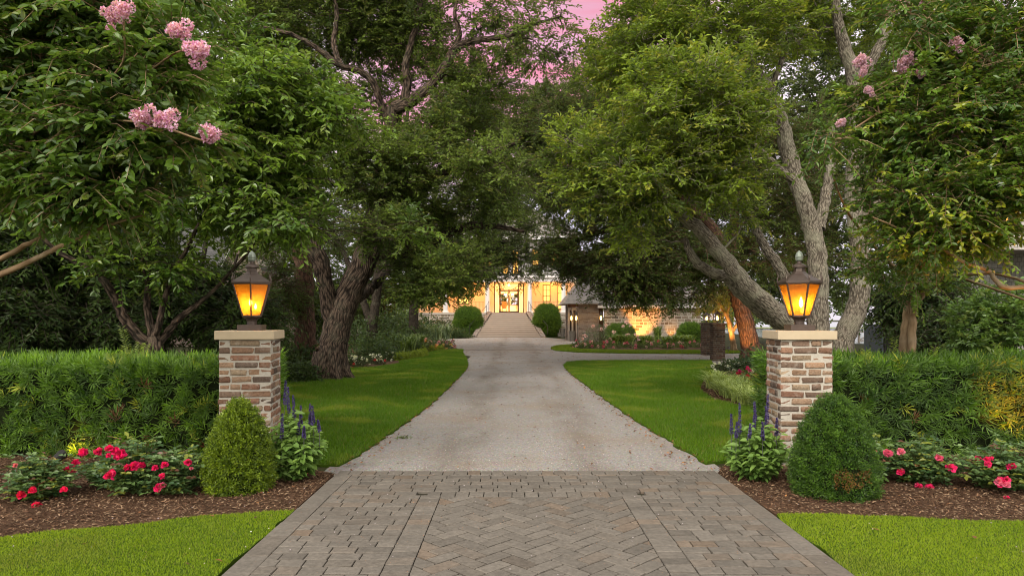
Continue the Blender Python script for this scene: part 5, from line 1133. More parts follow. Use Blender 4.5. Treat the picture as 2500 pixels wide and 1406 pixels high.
for a, b in ((-8.2, HX - 5.5), (HX - 5.1, HX - 2.06), (HX + 2.02, HX + 4.35)): rail(house, 'railing', a, b, HP + .3, ZF, .93, .115, M['railpaint'])
rail(house, 'deck_railing', -8.4, 5.2, HP + .3, ZF + 3.08, .95, .4, M['iron'])
# upper floor and roof
win2 = [(-6.6, -5.7, 6.1, 7.6), (-4.6, -3.7, 6.1, 7.6), (-2.5, -1.75, 6.1, 7.6), (HX - .55, HX - .02, 5.4, 7.5), (HX + .3, HX + .85, 5.4, 7.5), (1.75, 2.4, 6.1, 7.6), (3.4, 4.2, 6.1, 7.6)]
m = MB(); wall_with_holes(m, -8.4, 5.6, HB, HB + .3, 5.0, 8.6, win2); m.box(-8.4, -8.1, HB + .3, HB + 12, 0, 8.6); m.box(5.3, 5.6, HB + .3, HB + 12, 0, 8.6); part('upper_wall', m, M['whiteshingle'], house)
for (a, b, c, d) in win2: window(house, a, b, c, d, HB, 2, 4, M['paneglow'])
m = MB(); x0, x1, y0, y1, z0, z1 = -9.0, 6.2, HB - .7, HB + 13, 8.6, 12.6
m.hexa([(x0, y0, z0), (x1, y0, z0), (x0, y1, z0), (x1, y1, z0), (x0 + 5.5, y0 + 6, z1), (x1 - 5.5, y0 + 6, z1), (x0 + 5.5, y1 - 6, z1), (x1 - 5.5, y1 - 6, z1)]); part('roof', m, M['rooftile'], house)
part('eave', boxes([(x0 - .05, x1 + .05, y0 - .08, y0 + .1, z0 - .22, z0 + .03)]), M['white'], house)
m = MB(); m.box(-5.2, -4.2, HB + 5, HB + 6, 11, 14.2); m.box(-5.3, -4.1, HB + 4.9, HB + 6.1, 14.2, 14.4); part('chimney', m, M['smallbrick'], house)
# stairs
nst = 12; w0, w1 = 1.42, 2.55; tr = (HP - .1 - 53.6) / nst
m = MB(); mr = MB()
for i in range(nst):
    y0 = 53.6 + i * tr; hw = w1 + (w0 - w1) * i / (nst - 1); z1 = ZF * (i + 1) / nst
    mr.box(HX - hw + .02, HX + hw - .02, y0 + .03, y0 + tr + .03, max(0, z1 - ZF / nst - .03), z1 - .052)
    m.box(HX - hw, HX + hw, y0, y0 + tr + .04, z1 - .05, z1 - .001 if i < nst - 1 else z1 - .16 + .15)
sr = part('stair', mr, M['riser'], house); part('tread', m, M['tread'], sr)
for s in (-1, 1):
    m = MB(); ys = np.linspace(53.45, HP - .02, 7)
    for a, b in zip(ys[:-1], ys[1:]):
        def wx(y): return w1 + (w0 - w1) * np.clip((y - 53.6) / (HP - 53.7), 0, 1)
        def hz(y): return .12 + ZF * np.clip((y - 53.6) / (HP - 53.7), 0, 1)
        xa, xb = HX + s * (wx(a) + .01), HX + s * (wx(b) + .01); xa2, xb2 = HX + s * (wx(a) + .36), HX + s * (wx(b) + .36)
        pts = [(min(xa, xa2), a), (max(xa, xa2), a), (min(xb, xb2), b), (max(xb, xb2), b)]
        m.hexa([(pts[0][0], a, 0), (pts[1][0], a, 0), (pts[2][0], b, 0), (pts[3][0], b, 0), (pts[0][0], a, hz(a)), (pts[1][0], a, hz(a)), (pts[2][0], b, hz(b)), (pts[3][0], b, hz(b))])
    part('cheek_wall', m, M['smallbrick'], house)
    hp_ = [(HX + s * (wx(53.6) + .5), 53.6, .25), (HX + s * (wx(53.6) + .5), 53.62, .95), (HX + s * (wx(HP - .6) + .25), HP - .6, 2.55), (HX + s * (wx(HP - .2) + .2), HP - .2, 2.95), (HX + s * (wx(HP - .2) + .2), HP - .19, 2.0)]
    m = MB(); m.tubes(np.array(hp_[:3]), np.full(3, .022), 6); m.tubes(np.array(hp_[2:]), np.full(3, .022), 6)
    m.tubes(np.array([hp_[2], (hp_[2][0], hp_[2][1], 1.6)]), np.full(2, .02), 6); part('handrail', m, M['iron'], house)
# furniture seen through the doors
t = thing('chandelier', 'glowing chandelier hanging inside the front doors', 'chandelier', (cxm, HB + 3, 3.3))
m = MB(); m.tubes(np.array([(cxm, HB + 3, 4.86), (cxm, HB + 3, 3.9)]), np.array([.012, .012]), 6); m.lathe([(.34, .3), (.36, .34), (.34, .38)], (cxm, HB + 3, 3.3), 20, cap=False); part('frame', m, M['bronze'], t)
for k in range(8):
    a = k * math.pi / 4; m = MB(); m.lathe([(.02, 0), (.055, .05), (.05, .16), (.01, .2)], (cxm + .36 * math.cos(a), HB + 3 + .36 * math.sin(a), 3.62), 10); part('lamp_shade', m, mat_emit('chandelier_glow', (1, .78, .42), 9) if k == 0 else bpy.data.materials['chandelier_glow'], t)
t = thing('dining_table', 'wooden dining table seen through the front doors', 'table', (cxm, HB + 3, ZF))
part('tabletop', boxes([(cxm - .75, cxm + .75, HB + 2.4, HB + 3.8, ZF + .71, ZF + .76)]), M['chairwood'], t)
for dx in (-.65, .65):
    for dy in (2.5, 3.7): part('leg', boxes([(cxm + dx - .04, cxm + dx + .04, HB + dy - .04, HB + dy + .04, ZF + .01, ZF + .71)]), M['chairwood'], t)
def dchair(x, y):
    t = thing('dining_chair', 'high backed wooden chair at the table behind the front doors', 'chair', (x, y, ZF + .01), 'dining chairs behind the front doors')
    part('seat', boxes([(x - .23, x + .23, y - .23, y + .23, ZF + .43, ZF + .49)]), M['chairwood'], t)
    part('backrest', boxes([(x - .23, x + .23, y - .28, y - .231, ZF + .45, ZF + 1.1)]), M['chairwood'], t)
    for dx in (-.2, .2):
        for dy in (-.2, .2): part('leg', boxes([(x + dx - .025, x + dx + .025, y + dy - .025, y + dy + .025, ZF + .01, ZF + .43)]), M['chairwood'], t)
    return t
c0 = dchair(cxm - .45, HB + 2.0); dup(c0, (cxm + .45, HB + 2.0, ZF + .01))
lamp('room_light', (cxm, HB + 3.0, 3.45), 1000, .2, (1, .62, .26)); 
for x in (-6.5, -3.6, cxm, 3.3): lamp('porch_light', (x, HP + 1.6, 4.55), 140, .12, (1, .39, .075))

# ---------------------------------------------------------------- stone wing
WY = 44.8
wing = thing('stone_wing', 'stone and brick wing with a lantern lit entry and pale shingle roof', 'building', (8, WY, 0))
pm = F / WY
wx = lambda px: (px - CX) / pm
zz_ = lambda py: CZ - (py - HY) / pm
X0, X1, X2, X3 = wx(1476), wx(1711), wx(1462), wx(1411)
part('stone_wall', boxes([(X0, X1, WY, WY + .4, 0, zz_(746)), (X1 - .4, X1, WY + .4, WY + 9, 0, zz_(746))]), M['stone'], wing)
part('brick_wall', boxes([(X3, X2, WY + .05, WY + .4, 0, zz_(735)), (X2, X0, WY + 1.0, WY + 1.2, 0, zz_(735)), (wx(1386), X3 - .01, WY + 1.6, WY + 1.9, 0, zz_(735))]), M['smallbrick'], wing)
part('door', boxes([(X2 + .02, X0 - .02, WY + .6, WY + .66, .03, zz_(742))]), M['wood'], wing)
for a, b in ((1391.5, 1397.5), (1400.5, 1407)):
    d_ = part('door', boxes([(wx(a), wx(b), WY + .3, WY + .36, .03, zz_(757))]), M['darkframe'], wing)
m = MB(); 
for px in (1389, 1398, 1408): m.box(wx(px) - .055, wx(px) + .055, WY + .1, WY + .3, 0, zz_(757))
m.box(wx(1387), wx(1410), WY + .1, WY + .3, zz_(757), zz_(750)); part('door_frame', m, M['greyframe'], wing)
part('beam', boxes([(wx(1386), X3 + .02, WY + .0, WY + .32, zz_(749.5), zz_(742))]), M['wood'], wing)
# roofs
m = MB(); ze = zz_(742); 
m.hexa([(wx(1374), WY - .6, ze), (wx(1470), WY - .6, ze), (wx(1374), WY + 5, ze), (wx(1470), WY + 5, ze), (wx(1428), WY + 1.4, ze + 1.75), (wx(1440), WY + 1.4, ze + 1.75), (wx(1428), WY + 5, ze + 1.75), (wx(1440), WY + 5, ze + 1.75)]); part('entry_roof', m, M['rooftile'], wing)
m = MB(); ze2 = zz_(746); m.hexa([(X0 - .5, WY - .35, ze2), (X1 + .5, WY - .35, ze2), (X0 - .5, WY + 9.4, ze2), (X1 + .5, WY + 9.4, ze2), (X0 - .5, WY + 4.4, ze2 + 3.7), (X1 + .5, WY + 4.4, ze2 + 3.7), (X0 - .5, WY + 4.6, ze2 + 3.7), (X1 + .5, WY + 4.6, ze2 + 3.7)]); part('roof', m, M['rooftile'], wing)
part('eave', boxes([(X0 - .5, X1 + .5, WY - .42, WY - .352, ze2 - .16, ze2 + .01)]), M['white'], wing)
# round headed dormer
dx_ = 9.0; m = MB(); a = np.linspace(0, math.pi, 13); top = [(dx_ + .55 * math.cos(q), 4.15 + .55 * math.sin(q)) for q in a]
pts = [(dx_ + .55, 3.3)] + top + [(dx_ - .55, 3.3)]
v = [(x, WY + .7, z) for x, z in pts] + [(x, WY + 3.6, z) for x, z in pts]; n = len(pts)
m.add(v, [(i, (i + 1) % n, n + (i + 1) % n, n + i) for i in range(n)]); dm = part('dormer', m, M['rooftile'], wing)
m = MB(); pi_ = [(dx_ + (x - dx_) * .85, z * .97 + .08) for x, z in pts]; c_ = (dx_, WY + .72, 3.9); m.add([(x, WY + .72, z) for x, z in pi_] + [c_], None, [(i, (i + 1) % n, n) for i in range(n)]); part('pane', m, M['paneglow'], dm)
m = MB(); m.box(dx_ - .02, dx_ + .02, WY + .66, WY + .70, 3.3, 4.65); m.box(dx_ - .5, dx_ - .021, WY + .66, WY + .70, 4.0, 4.04); m.box(dx_ + .021, dx_ + .5, WY + .66, WY + .70, 4.0, 4.04); part('muntin', m, M['darkframe'], dm)
def sconce(px, py, d, label, group='wall lanterns at the wing entry'):
    p = P(px, py, d); t = thing('wall_lantern', label, 'lantern', p, group)
    m = MB(); m.box(p[0] - .1, p[0] + .1, p[1] - .1, p[1] + .1, p[2] - .26, p[2] - .24)
    for sx in (-1, 1):
        for sy in (-1, 1): m.box(p[0] + sx * .09 - .01, p[0] + sx * .09 + .01, p[1] + sy * .09 - .01, p[1] + sy * .09 + .01, p[2] - .24, p[2] + .12)
    part('frame', m, M['iron'], t)
    m = MB(); m.lathe([(.16, .12), (.11, .2), (.04, .36), (.015, .4)], p, 4, math.pi / 4); part('roof', m, M['iron'], t)
    m = MB(); m.tubes(np.array([(p[0], p[1] + .02, p[2] + .38), (p[0], p[1] + .03, p[2] + .62), (p[0], p[1] + .28, p[2] + .66)]), np.full(3, .014), 6); part('bracket', m, M['iron'], t)
    m = MB(); m.lathe([(.01, -.22), (.05, -.14), (.055, -.02), (.02, .07)], p, 10); part('flame', m, M['smallflame'], t)
sconce(1395, 774, 44.5, 'wall lantern on the outermost post of the wing entry'); sconce(1407, 774, 44.5, 'wall lantern beside the brick wall of the wing entry'); sconce(1467, 774, 44.4, 'wall lantern at the timber door next to the stone wall'); sconce(1384.5, 773, 52, 'small wall lantern on the house plinth behind the planters')
for x in (1400, 1467): lamp('entry_light', P(x, 774, 44.2), 6, .06)
spot('wall_uplight', (wx(1553), WY - 1.3, .25), (wx(1556), WY + .1, 1.6), 430, 96, (1, .38, .06))
spot('wall_uplight', (wx(1638), WY - .5, .12), (wx(1638), WY + .1, .9), 40, 60)

# ---------------------------------------------------------------- planters, balls, spotlights
M['pot'] = mat_plain('stone_pot', (.15, .135, .115), .85, .2, 0, .25, 8)
def pot(px, py, w, h, label):
    p = G(px, py); s = w * p[1] / F; hh = h * p[1] / F; t = thing('stone_planter', label, 'planter', p, 'tall stone planters by the wing entry')
    m = MB(); m.lathe([(s * .34, 0), (s * .42, hh * .5), (s * .5, hh * .93), (s * .53, hh * .94), (s * .53, hh), (s * .44, hh), (s * .42, hh * .9)], p, 20); part('pot', m, M['pot'], t, False)
    m = MB(); m.lathe([(.01, hh * .9), (s * .42, hh * .905)], p, 20); part('soil', m, M['mulch'], t)
pot(1373.5, 823, 12.5, 21, 'slim stone planter nearest the stair wall'); pot(1397, 833, 15, 25, 'tapered stone planter in front of the entry posts'); pot(1430.5, 838.5, 18, 27, 'widest stone planter in front of the brick wall')
bp = lambda r, h: [(r * .55, 0), (r * .82, h * .14), (r * .97, h * .34), (r, h * .48), (r * .94, h * .66), (r * .78, h * .82), (r * .5, h * .94), (r * .2, h * .99), (.02, h)]
GB = 'round clipped shrubs at the house'
def bball(px, yb, yt, wpx, d, label, seed, ca=(.028, .075, .007), cb=(.15, .27, .018), n=9000):
    s = d / F; p = ((px - CX) * s, d, 0); ball('round_shrub', label, 'shrub', p, bp(wpx * s / 2, (yb - yt) * s), .075, n, ca, cb, seed, GB, .1)
bball(1143, 822, 748, 70, 55.4, 'round clipped shrub before the railing side of the stairs next to the spiky plants', 61)
bball(1335, 822, 742, 64, 55.4, 'round clipped shrub at the stairs next to the planters', 62)
bball(1515, 826, 786, 68, 43.8, 'low round shrub against the uplit stretch of stone wall', 63)
bball(1686, 834, 790, 58, 43.0, 'low round shrub at the stone wall end beside the paired piers', 64)
M['lens'] = mat_emit('spot_lens', (1, .62, .2), 12)
def spotfix(c, tilt, label):
    t = thing('garden_spotlight', label, 'spotlight', c, 'garden uplights')
    m = MB(); m.tubes(np.array([(c[0], c[1], -.05), (c[0], c[1], c[2])]), np.array([.012, .012]), 6); part('stake', m, M['iron'], t)
    d = nrm(np.array(tilt, float)); e = np.array(c) + d * .12
    m = MB(); m.tubes(np.array([np.array(c), e]), np.array([.035, .05]), 12); part('housing', m, M['iron'], t)
    m = MB(); m.tubes(np.array([e - d * .012, e - d * .008]), np.array([.044, .044]), 12); u = nrm(np.cross(d, [.2, .9, .3])); w = np.cross(d, u); m.add([e - d * .008 + .044 * (u * math.cos(q) + w * math.sin(q)) for q in np.arange(12) * math.pi / 6], None, [(0, i, i + 1) for i in range(1, 11)]); part('lens', m, M['lens'], t)
def uplight(c, target, power, ang, label, col=(1, .46, .10)):
    d = nrm(np.array(target, float) - np.array(c)); spotfix(c, d, label)
    spot('garden_uplight', np.array(c) + d * .16, target, power, ang, col)
uplight((-4.47, 6.66, .05), (-4.42, 6.98, .16), 7, 75, 'garden spotlight among the red roses shining on the hedge')
uplight((5.05, 6.3, .15), (5.1, 7.05, .66), 70, 66, 'garden spotlight lighting the end of the hedge orange', (1, .27, .03))
uplight((5.55, 6.1, .2), (4.55, 6.4, 1.8), 90, 60, 'garden spotlight aimed into the crape myrtle branches')
uplight((7.05, 20.6, .15), (7.6, 22, 1.6), 170, 70, 'garden spotlight at the leaning orange oak trunk')
uplight((9.2, 29.0, .15), (9.5, 30, 1.7), 230, 90, 'garden spotlight under the small yellow tree')
uplight((2.55, 52.0, .1), (2.7, 52.9, .9), 45, 90, 'garden spotlight at the foot of the stairs by the planters')
uplight((-2.85, 52.3, .1), (-3.1, 52.8, .9), 20, 90, 'garden spotlight at the foot of the stairs by the spiky plants')
uplight((-6.6, 46.0, .15), (-6.35, 46.8, 1.8), 50, 60, 'garden spotlight at the far end of the shaded bed')

# ---------------------------------------------------------------- paired piers on the side drive
def pier(cx, cy, w, h, label, seed):
    t = thing('brick_pier', label, 'pillar', (cx, cy, 0), 'dark brick piers on the side drive')
    rng = np.random.default_rng(seed); C, H, A, cl = brick_shaft(w, h, .075, .21, .1, rng, 0, .42); m1 = MB(); m1.rboxes(C, H, A, .006, cl, .001, rng); m1.v = [v + np.array([cx, cy, 0]) for v in m1.v]; s = part('shaft', m1, M['brick'], t, True)
    m = MB(); hw = w / 2 - .011; m.box(cx - hw, cx + hw, cy - hw, cy + hw, 0, h); part('mortar', m, mat_plain('dark_mortar', (.13, .12, .105), .95) if 'dark_mortar' not in bpy.data.materials else bpy.data.materials['dark_mortar'], s)
    m = MB(); m.box(cx - w / 2 - .03, cx + w / 2 + .03, cy - w / 2 - .03, cy + w / 2 + .03, h, h + .06); part('cap', m, M['darkbrick'], t)
def pierlamp(cx, cy, z, label):
    t = thing('pier_lantern', label, 'lantern', (cx, cy, z), 'square lanterns on the side drive piers')
    m = MB(); m.box(cx - .03, cx + .03, cy - .03, cy + .03, z, z + .07); m.box(cx - .11, cx + .11, cy - .11, cy + .11, z + .07, z + .085)
    for sx in (-1, 1):
        for sy in (-1, 1): m.box(cx + sx * .1 - .012, cx + sx * .1 + .012, cy + sy * .1 - .012, cy + sy * .1 + .012, z + .085, z + .30)
    part('frame', m, M['bronze'], t); m = MB(); m.lathe([(.17, .30), (.15, .32), (.05, .38), (.02, .42)], (cx, cy, z), 4, math.pi / 4); part('roof', m, M['bronze'], t)
    m = MB(); m.lathe([(.01, .09), (.03, .12), (.035, .18), (.01, .24)], (cx, cy, z), 10); part('flame', m, M['smallflame'], t)
    lamp('pier_light', (cx, cy - .02, z + .18), 1.4, .04)
pier(7.10, 23.6, .42, 1.24, 'nearer dark brick pier of the pair on the side drive', 71); pierlamp(7.10, 23.6, 1.30, 'square lantern on the nearer dark brick pier')
pier(7.85, 27.3, .5, 1.24, 'farther brick pier of the pair, next to the round shrub', 72); pierlamp(7.78, 27.3, 1.30, 'square lantern on the farther brick pier')

# ---------------------------------------------------------------- neighbouring houses and things beyond
nb = thing('neighbor_house', 'brick house with a steep grey roof glimpsed behind the vase shaped tree', 'house', (-16, 36, 0))
m = MB(); m.box(-19.5, -13.2, 36, 44, 0, 4.0); m.add([(-15.3, 36.0, 4.0), (-13.2, 36.0, 4.0), (-14.25, 36.0, 6.2), (-15.3, 44, 4.0), (-13.2, 44, 4.0)], None, [(0, 1, 2)]); part('wall', m, M['smallbrick'], nb)
m = MB(); m.hexa([(-20, 35.6, 4), (-15.0, 35.6, 4), (-20, 44.4, 4), (-15.0, 44.4, 4), (-20, 39.9, 8), (-15.0, 39.9, 8), (-20, 40.1, 8), (-15.0, 40.1, 8)]); part('roof', m, M['greyroof'], nb)
m = MB(); m.hexa([(-15.4, 35.8, 3.9), (-15.3, 35.8, 4.05), (-15.4, 44, 3.9), (-15.3, 44, 4.05), (-14.3, 35.8, 6.15), (-14.2, 35.8, 6.3), (-14.3, 44, 6.15), (-14.2, 44, 6.3)]); part('gable_trim', m, M['white'], nb)
window(nb, -17.6, -16.6, 1.6, 3.2, 35.95, 2, 2, M['glass'], frame='white')
sh = thing('neighbor_house', 'white shingled house with a pale roof behind the crape myrtle', 'house', (15, 20, 0))
m = MB(); m.box(12.4, 24, 20.2, 21.6, 0, 3.3); m.box(14.6, 24, 18.9, 20.2, 0, 3.3); part('wall', m, M['whiteshingle'], sh)
m = MB(); m.hexa([(12.1, 18.4, 3.3), (24.5, 18.4, 3.3), (12.1, 22.0, 3.3), (24.5, 22.0, 3.3), (13.2, 20.1, 5.2), (24.5, 20.1, 5.2), (13.2, 20.3, 5.2), (24.5, 20.3, 5.2)]); part('roof', m, M['rooftile'], sh)
part('corner_board', boxes([(14.45, 14.598, 18.75, 18.9, 0, 3.28), (12.25, 12.398, 20.05, 20.2, 0, 3.28)]), M['white'], sh)
window(sh, 15.4, 16.4, 1.1, 2.6, 18.85, 2, 3, M['glass'], frame='white')
M['waterm'] = None
def water():
    m, nt, N, L = newmat('water'); n = noise(nt, mapping(nt, pos(nt), (.4, 1.5, 1)), 1, 3); out(nt, principled(nt, (.28, .31, .33), .12, .6, 0, bump(nt, n, .03, .3))); return m
sheet('water', [(17, 40), (90, 40), (420, 400), (60, 400), (21, 60)], .03, water(), 'water', 'pale tidal water seen past the grey oak trunks')
M['marsh'] = mat_lawn('marsh', (.10, .13, .03), (.2, .22, .07), (.24, .22, .1))
sheet('marsh_bank', [(26, 95), (80, 95), (90, 104), (26, 104)], .25, M['marsh'], 'marsh', 'strip of marsh grass across the water')
t = thing('plank_gate', 'small timber gate with a diagonal brace at the edge of the water', 'gate', (16, 34, 0))
p0 = G(2079, 838); d = p0[1]; x0 = (2097 - CX) * d / F; x1 = (2137 - CX) * d / F; z1 = CZ - (808 - HY) * d / F
m = MB()
for xx in (x0, x1): m.box(xx - .05, xx + .05, d - .05, d + .05, 0, z1)
m.box(x0 + .05, x1 - .05, d - .03, d + .03, z1 - .09, z1); m.box(x0 + .05, x1 - .05, d - .03, d + .03, .12, .2); m.tubes(np.array([(x0, d, .2), (x1, d, z1 - .08)]), np.array([.035, .035]), 4); part('frame', m, M['greyframe'], t)
t = thing('slatted_enclosure', 'dark slatted utility enclosure beside the tan crape myrtle trunks', 'enclosure', P(2180, 830, 24) * np.array([1, 1, 0]))
q0 = P(2156, 788, 24); q1 = P(2212, 788, 24); m = MB(); x = q0[0]
while x < q1[0]: m.box(x, x + .045, 24, 24.05, .02, q0[2] - .06); x += .062
part('slats', m, M['iron'], t); part('frame', boxes([(q0[0] - .04, q1[0] + .04, 23.98, 24.08, q0[2] - .06, q0[2]), (q0[0] - .05, q0[0] - .005, 23.98, 25.2, 0, q0[2] - .06), (q0[0], q1[0], 24.8, 25.2, 0, q0[2] - .1)]), mat_plain('slate_paint', (.06, .075, .09), .5), t)
# far shore woods in one mass
rng = np.random.default_rng(77); n = 900
C = np.stack([rng.uniform(-150, 190, n), rng.uniform(105, 150, n), rng.uniform(.5, 9.5, n)], 1); C[:, 2] *= .75 + .25 * np.sin(C[:, 0] * .13)
lm, tm = spray_field(rng, C, nrm(rng.normal(0, 1, (n, 3))), 5, 2.6, 12, .9, .5, (.02, .035, .012), (.06, .085, .025), (.08, .1, .03))
solo('far_woods', lm, M['oakleaf'], 'far off line of woods beyond the gardens', 'woods', kind='stuff')
# ---------------------------------------------------------------- bed plants
M['strap'] = mat_leaf('strap_leaf', .35, .45, .3)
def strap_clump(name, label, cat, c, r, h, nb, w, ca, cb, seed, group=None, flowers=None, stripe=False):
    rng = np.random.default_rng(seed); t = thing(name, label, cat, c, group); a = rng.uniform(0, 6.283, nb); s = 6
    b0 = rng.normal(0, r * .16, (nb, 2)); ht = h * rng.uniform(.6, 1.1, nb); ex = r * rng.uniform(.35, 1.1, nb)
    u = np.linspace(0, 1, s)[None, :, None]
    dx = np.stack([np.cos(a), np.sin(a)], 1)[:, None]
    xy = b0[:, None] + dx * (u ** 1.4) * ex[:, None, None]; z = (ht[:, None, None] * (1.9 * u - 1.0 * u ** 2.6)).clip(0)
    p = np.concatenate([xy, z], 2) + np.array(c); sd = np.concatenate([-dx[..., 1:2], dx[..., :1], dx[..., :1] * 0], 2) * (w * (1 - .9 * u ** 3)) / 2
    v = np.stack([p - sd, p + sd], 2).reshape(-1, 3); i = np.arange(s - 1)[:, None] * 2
    q = i + np.array([[0, 1, 3, 2]]); q = (q[None] + np.arange(nb)[:, None, None] * s * 2).reshape(-1, 4)
    f = rng.uniform(0, 1, (nb, 1)); cc = np.array(ca) * (1 - f) + np.array(cb) * f
    m = MB(); m.add(v, q, col=np.repeat(cc, s * 2, 0)); part('foliage', m, M['strap'], t)
    if flowers:
        for _ in range(flowers[0]): blossom(t, np.array(c) + np.array([rng.normal(0, r * .5), rng.normal(0, r * .4) - r * .2, h * rng.uniform(.9, 1.2)]), flowers[2], flowers[1], rng)
    return t
def blossom(t, p, r, col, rng, name='blossom', n=16):
    m = MB(); u = nrm(rng.normal(0, 1, (n, 3)) + np.array([0, -.4, .6])); m.leaves(p + u * r * .2, u, nrm(rng.normal(0, 1, (n, 3)) + np.array([0, -.5, 1])), r, r * .8, np.array(col) * rng.uniform(.7, 1.25, (n, 1)), fold=.3); part(name, m, M['petal'], t)
def leafy(name, label, cat, c, rx, ry, h, leaf, n, ca, cb, seed, group=None, flowers=None, flat=.5):
    rng = np.random.default_rng(seed); t = thing(name, label, cat, c, group)
    u = nrm(rng.normal(0, 1, (n, 3))); u[:, 2] = np.abs(u[:, 2]); rr = rng.uniform(0, 1, (n, 1)) ** .35
    lump = 1 + .2 * np.sin(u[:, :1] * 6 + seed) * np.sin(u[:, 1:2] * 5 + u[:, 2:] * 6)
    p = np.array(c) + u * rr * lump * np.array([rx, ry, h]); D = nrm(u * .7 + rng.normal(0, .7, (n, 3))); Nn = u * .5 + np.array([0, -.1, .8]) + rng.normal(0, .5, (n, 3))
    f = np.clip(rng.uniform(0, 1, (n, 1)) * .8 + .2 * rr, 0, 1)
    m = MB(); m.leaves(p, D, Nn, leaf * rng.uniform(.7, 1.3, n), leaf * .55, np.array(ca) * (1 - f) + np.array(cb) * f, fold=.15); part('foliage', m, M['herb'], t)
    k = 14; a = rng.uniform(0, 6.28, k); tip = np.stack([np.cos(a) * rx * .6, np.sin(a) * ry * .6, np.full(k, h * .7)], 1) + np.array(c); b = np.tile(np.array(c) - np.array([0, 0, .03]), (k, 1))
    m = MB(); m.tubes(np.stack([b, (b + tip) / 2 + rng.normal(0, .03, (k, 3)), tip], 1), np.tile([.012, .008, .003], (k, 1)) * max(.4, h), 4, col=(.06, .05, .03)); part('stems', m, M['herb'], t)
    if flowers:
        nf, col, r = flowers
        for q in range(nf):
            w = nrm(np.array([rng.normal(0, 1), -abs(rng.normal(0, .8)), abs(rng.normal(.5, .5))])); blossom(t, np.array(c) + w * np.array([rx, ry, h]) * 1.02, r, col, rng)
    return t
# liriope border and begonias beside the gate
pts = [(1752, 940), (1775, 955), (1795, 962), (1815, 972), (1838, 980), (1860, 987), (1770, 938), (1798, 945), (1825, 958), (1850, 968), (1745, 928), (1880, 990), (1900, 985)]
for i, (px, py) in enumerate(pts):
    c = G(px, py + 12); strap_clump('liriope', 'pale green arching liriope clump edging the bed behind the pillar', 'grass clump', c, .44, .31, 230, .017, (.17, .25, .05), (.48, .56, .18), 200 + i, 'liriope clumps edging the bed')
bg = [((1835, 935), (.62, .02, .16), 'begonia with white and magenta flowers behind the liriope', 11), ((1812, 940), (.5, .02, .2), 'begonia with dark magenta flowers behind the liriope', 8), ((1855, 935), (.75, .68, .70), 'begonia with white flowers close to the pillar', 12), ((1795, 948), (.50, .02, .06), 'small red begonia at the tip of the liriope bed', 5)]
for i, ((px, py), col, lab, nf) in enumerate(bg):
    c = G(px, py); leafy('begonia', lab, 'flowers', c, .34, .3, .34, .06, 420, (.03, .06, .015), (.12, .18, .04), 230 + i, None, (nf + 6, col, .055))
wf = [(1780, 897, 'white flowering impatiens at the shaded bed near the piers'), (1812, 896, 'white flowering impatiens beside the pillar brick')]
for i, (px, py, lab) in enumerate(wf): leafy('impatiens', lab, 'flowers', G(px, py + 8), .5, .4, .32, .08, 420, (.015, .03, .008), (.05, .08, .02), 240 + i, None, (14, (.7, .7, .68), .06))
leafy('leafy_shrub', 'dark bluish shrub between the impatiens and the pillar', 'shrub', G(1850, 908), .75, .6, .62, .12, 620, (.02, .045, .018), (.06, .10, .04), 245)
leafy('leafy_shrub', 'dusty silver green plant behind the begonias', 'shrub', G(1862, 925), .35, .3, .42, .07, 420, (.06, .085, .06), (.16, .20, .15), 246)
# the shaded bed beyond the oak
sp = [(905, 880, 1.1, .8, .85, .12, 'dark leafy shrub directly beside the oak trunk'), (960, 866, 1.2, .9, .95, .13, 'dark leafy shrub above the white impatiens'), (1000, 850, 1.3, 1, 1.0, .14, 'mid green shrub halfway along the shaded bed'), (880, 850, 1.6, 1.2, 1.5, .16, 'large dark shrub behind the oak trunk'), (950, 838, 2.0, 1.4, 1.9, .2, 'tall dark shrub under the V shaped trunk'), (1000, 828, 2.6, 1.6, 2.0, .24, 'tall leafy shrub in front of the house corner'), (735, 905, 1.0, .8, .7, .12, 'broad leaved shrub between the pillar and the oak'), (715, 935, .7, .6, .45, .1, 'low yellow tipped shrub near the pillar'), (1072, 822, 2.2, 1.4, 1.5, .2, 'bushy shrub before the brick plinth'), (1110, 826, 1.3, 1, .8, .15, 'low shrub between the plinth and the round ball'), (690, 900, 1.2, .9, 1.3, .14, 'dark leafy shrub behind the pillar lantern')]
for i, (px, py, rx, ry, h, lf, lab) in enumerate(sp): leafy('leafy_shrub', lab, 'shrub', G(px, py), rx, ry, h, lf, 1500, (.014, .03, .008), (.055, .095, .02), 250 + i, 'shrubs in the shaded bed')
for i, (px, py) in enumerate([(995, 868), (1008, 862), (1020, 860), (985, 858), (1003, 852), (1030, 855)]): strap_clump('daylily', 'spiky daylily clump in the shaded bed', 'plant', G(px, py), .6, .75, 90, .05, (.05, .09, .02), (.14, .20, .05), 270 + i, 'daylily clumps in the shaded bed')
for i, (px, py) in enumerate([(1045, 828), (1090, 828), (1062, 832)]): strap_clump('palmetto', 'spiky grey green plant at the house bed', 'plant', G(px, py), .9, 1.1, 60, .07, (.08, .12, .06), (.18, .24, .13), 280 + i, 'spiky plants in the house bed')
for i, (px, py) in enumerate([(850, 890), (862, 893), (875, 891), (905, 888), (920, 884), (935, 882), (950, 880)]): leafy('impatiens', 'low white flowering impatiens along the shaded bed', 'flowers', G(px, py), .35, .3, .28, .07, 220, (.015, .03, .01), (.05, .08, .02), 290 + i, 'white impatiens along the shaded bed', (9, (.72, .72, .72), .05))
for i, (px, py) in enumerate([(880, 899), (927, 891)]): leafy('impatiens', 'low red flowering impatiens along the shaded bed', 'flowers', G(px, py), .25, .22, .2, .07, 160, (.02, .03, .01), (.06, .07, .02), 300 + i, 'red impatiens along the shaded bed', (2, (.5, .02, .03), .05))
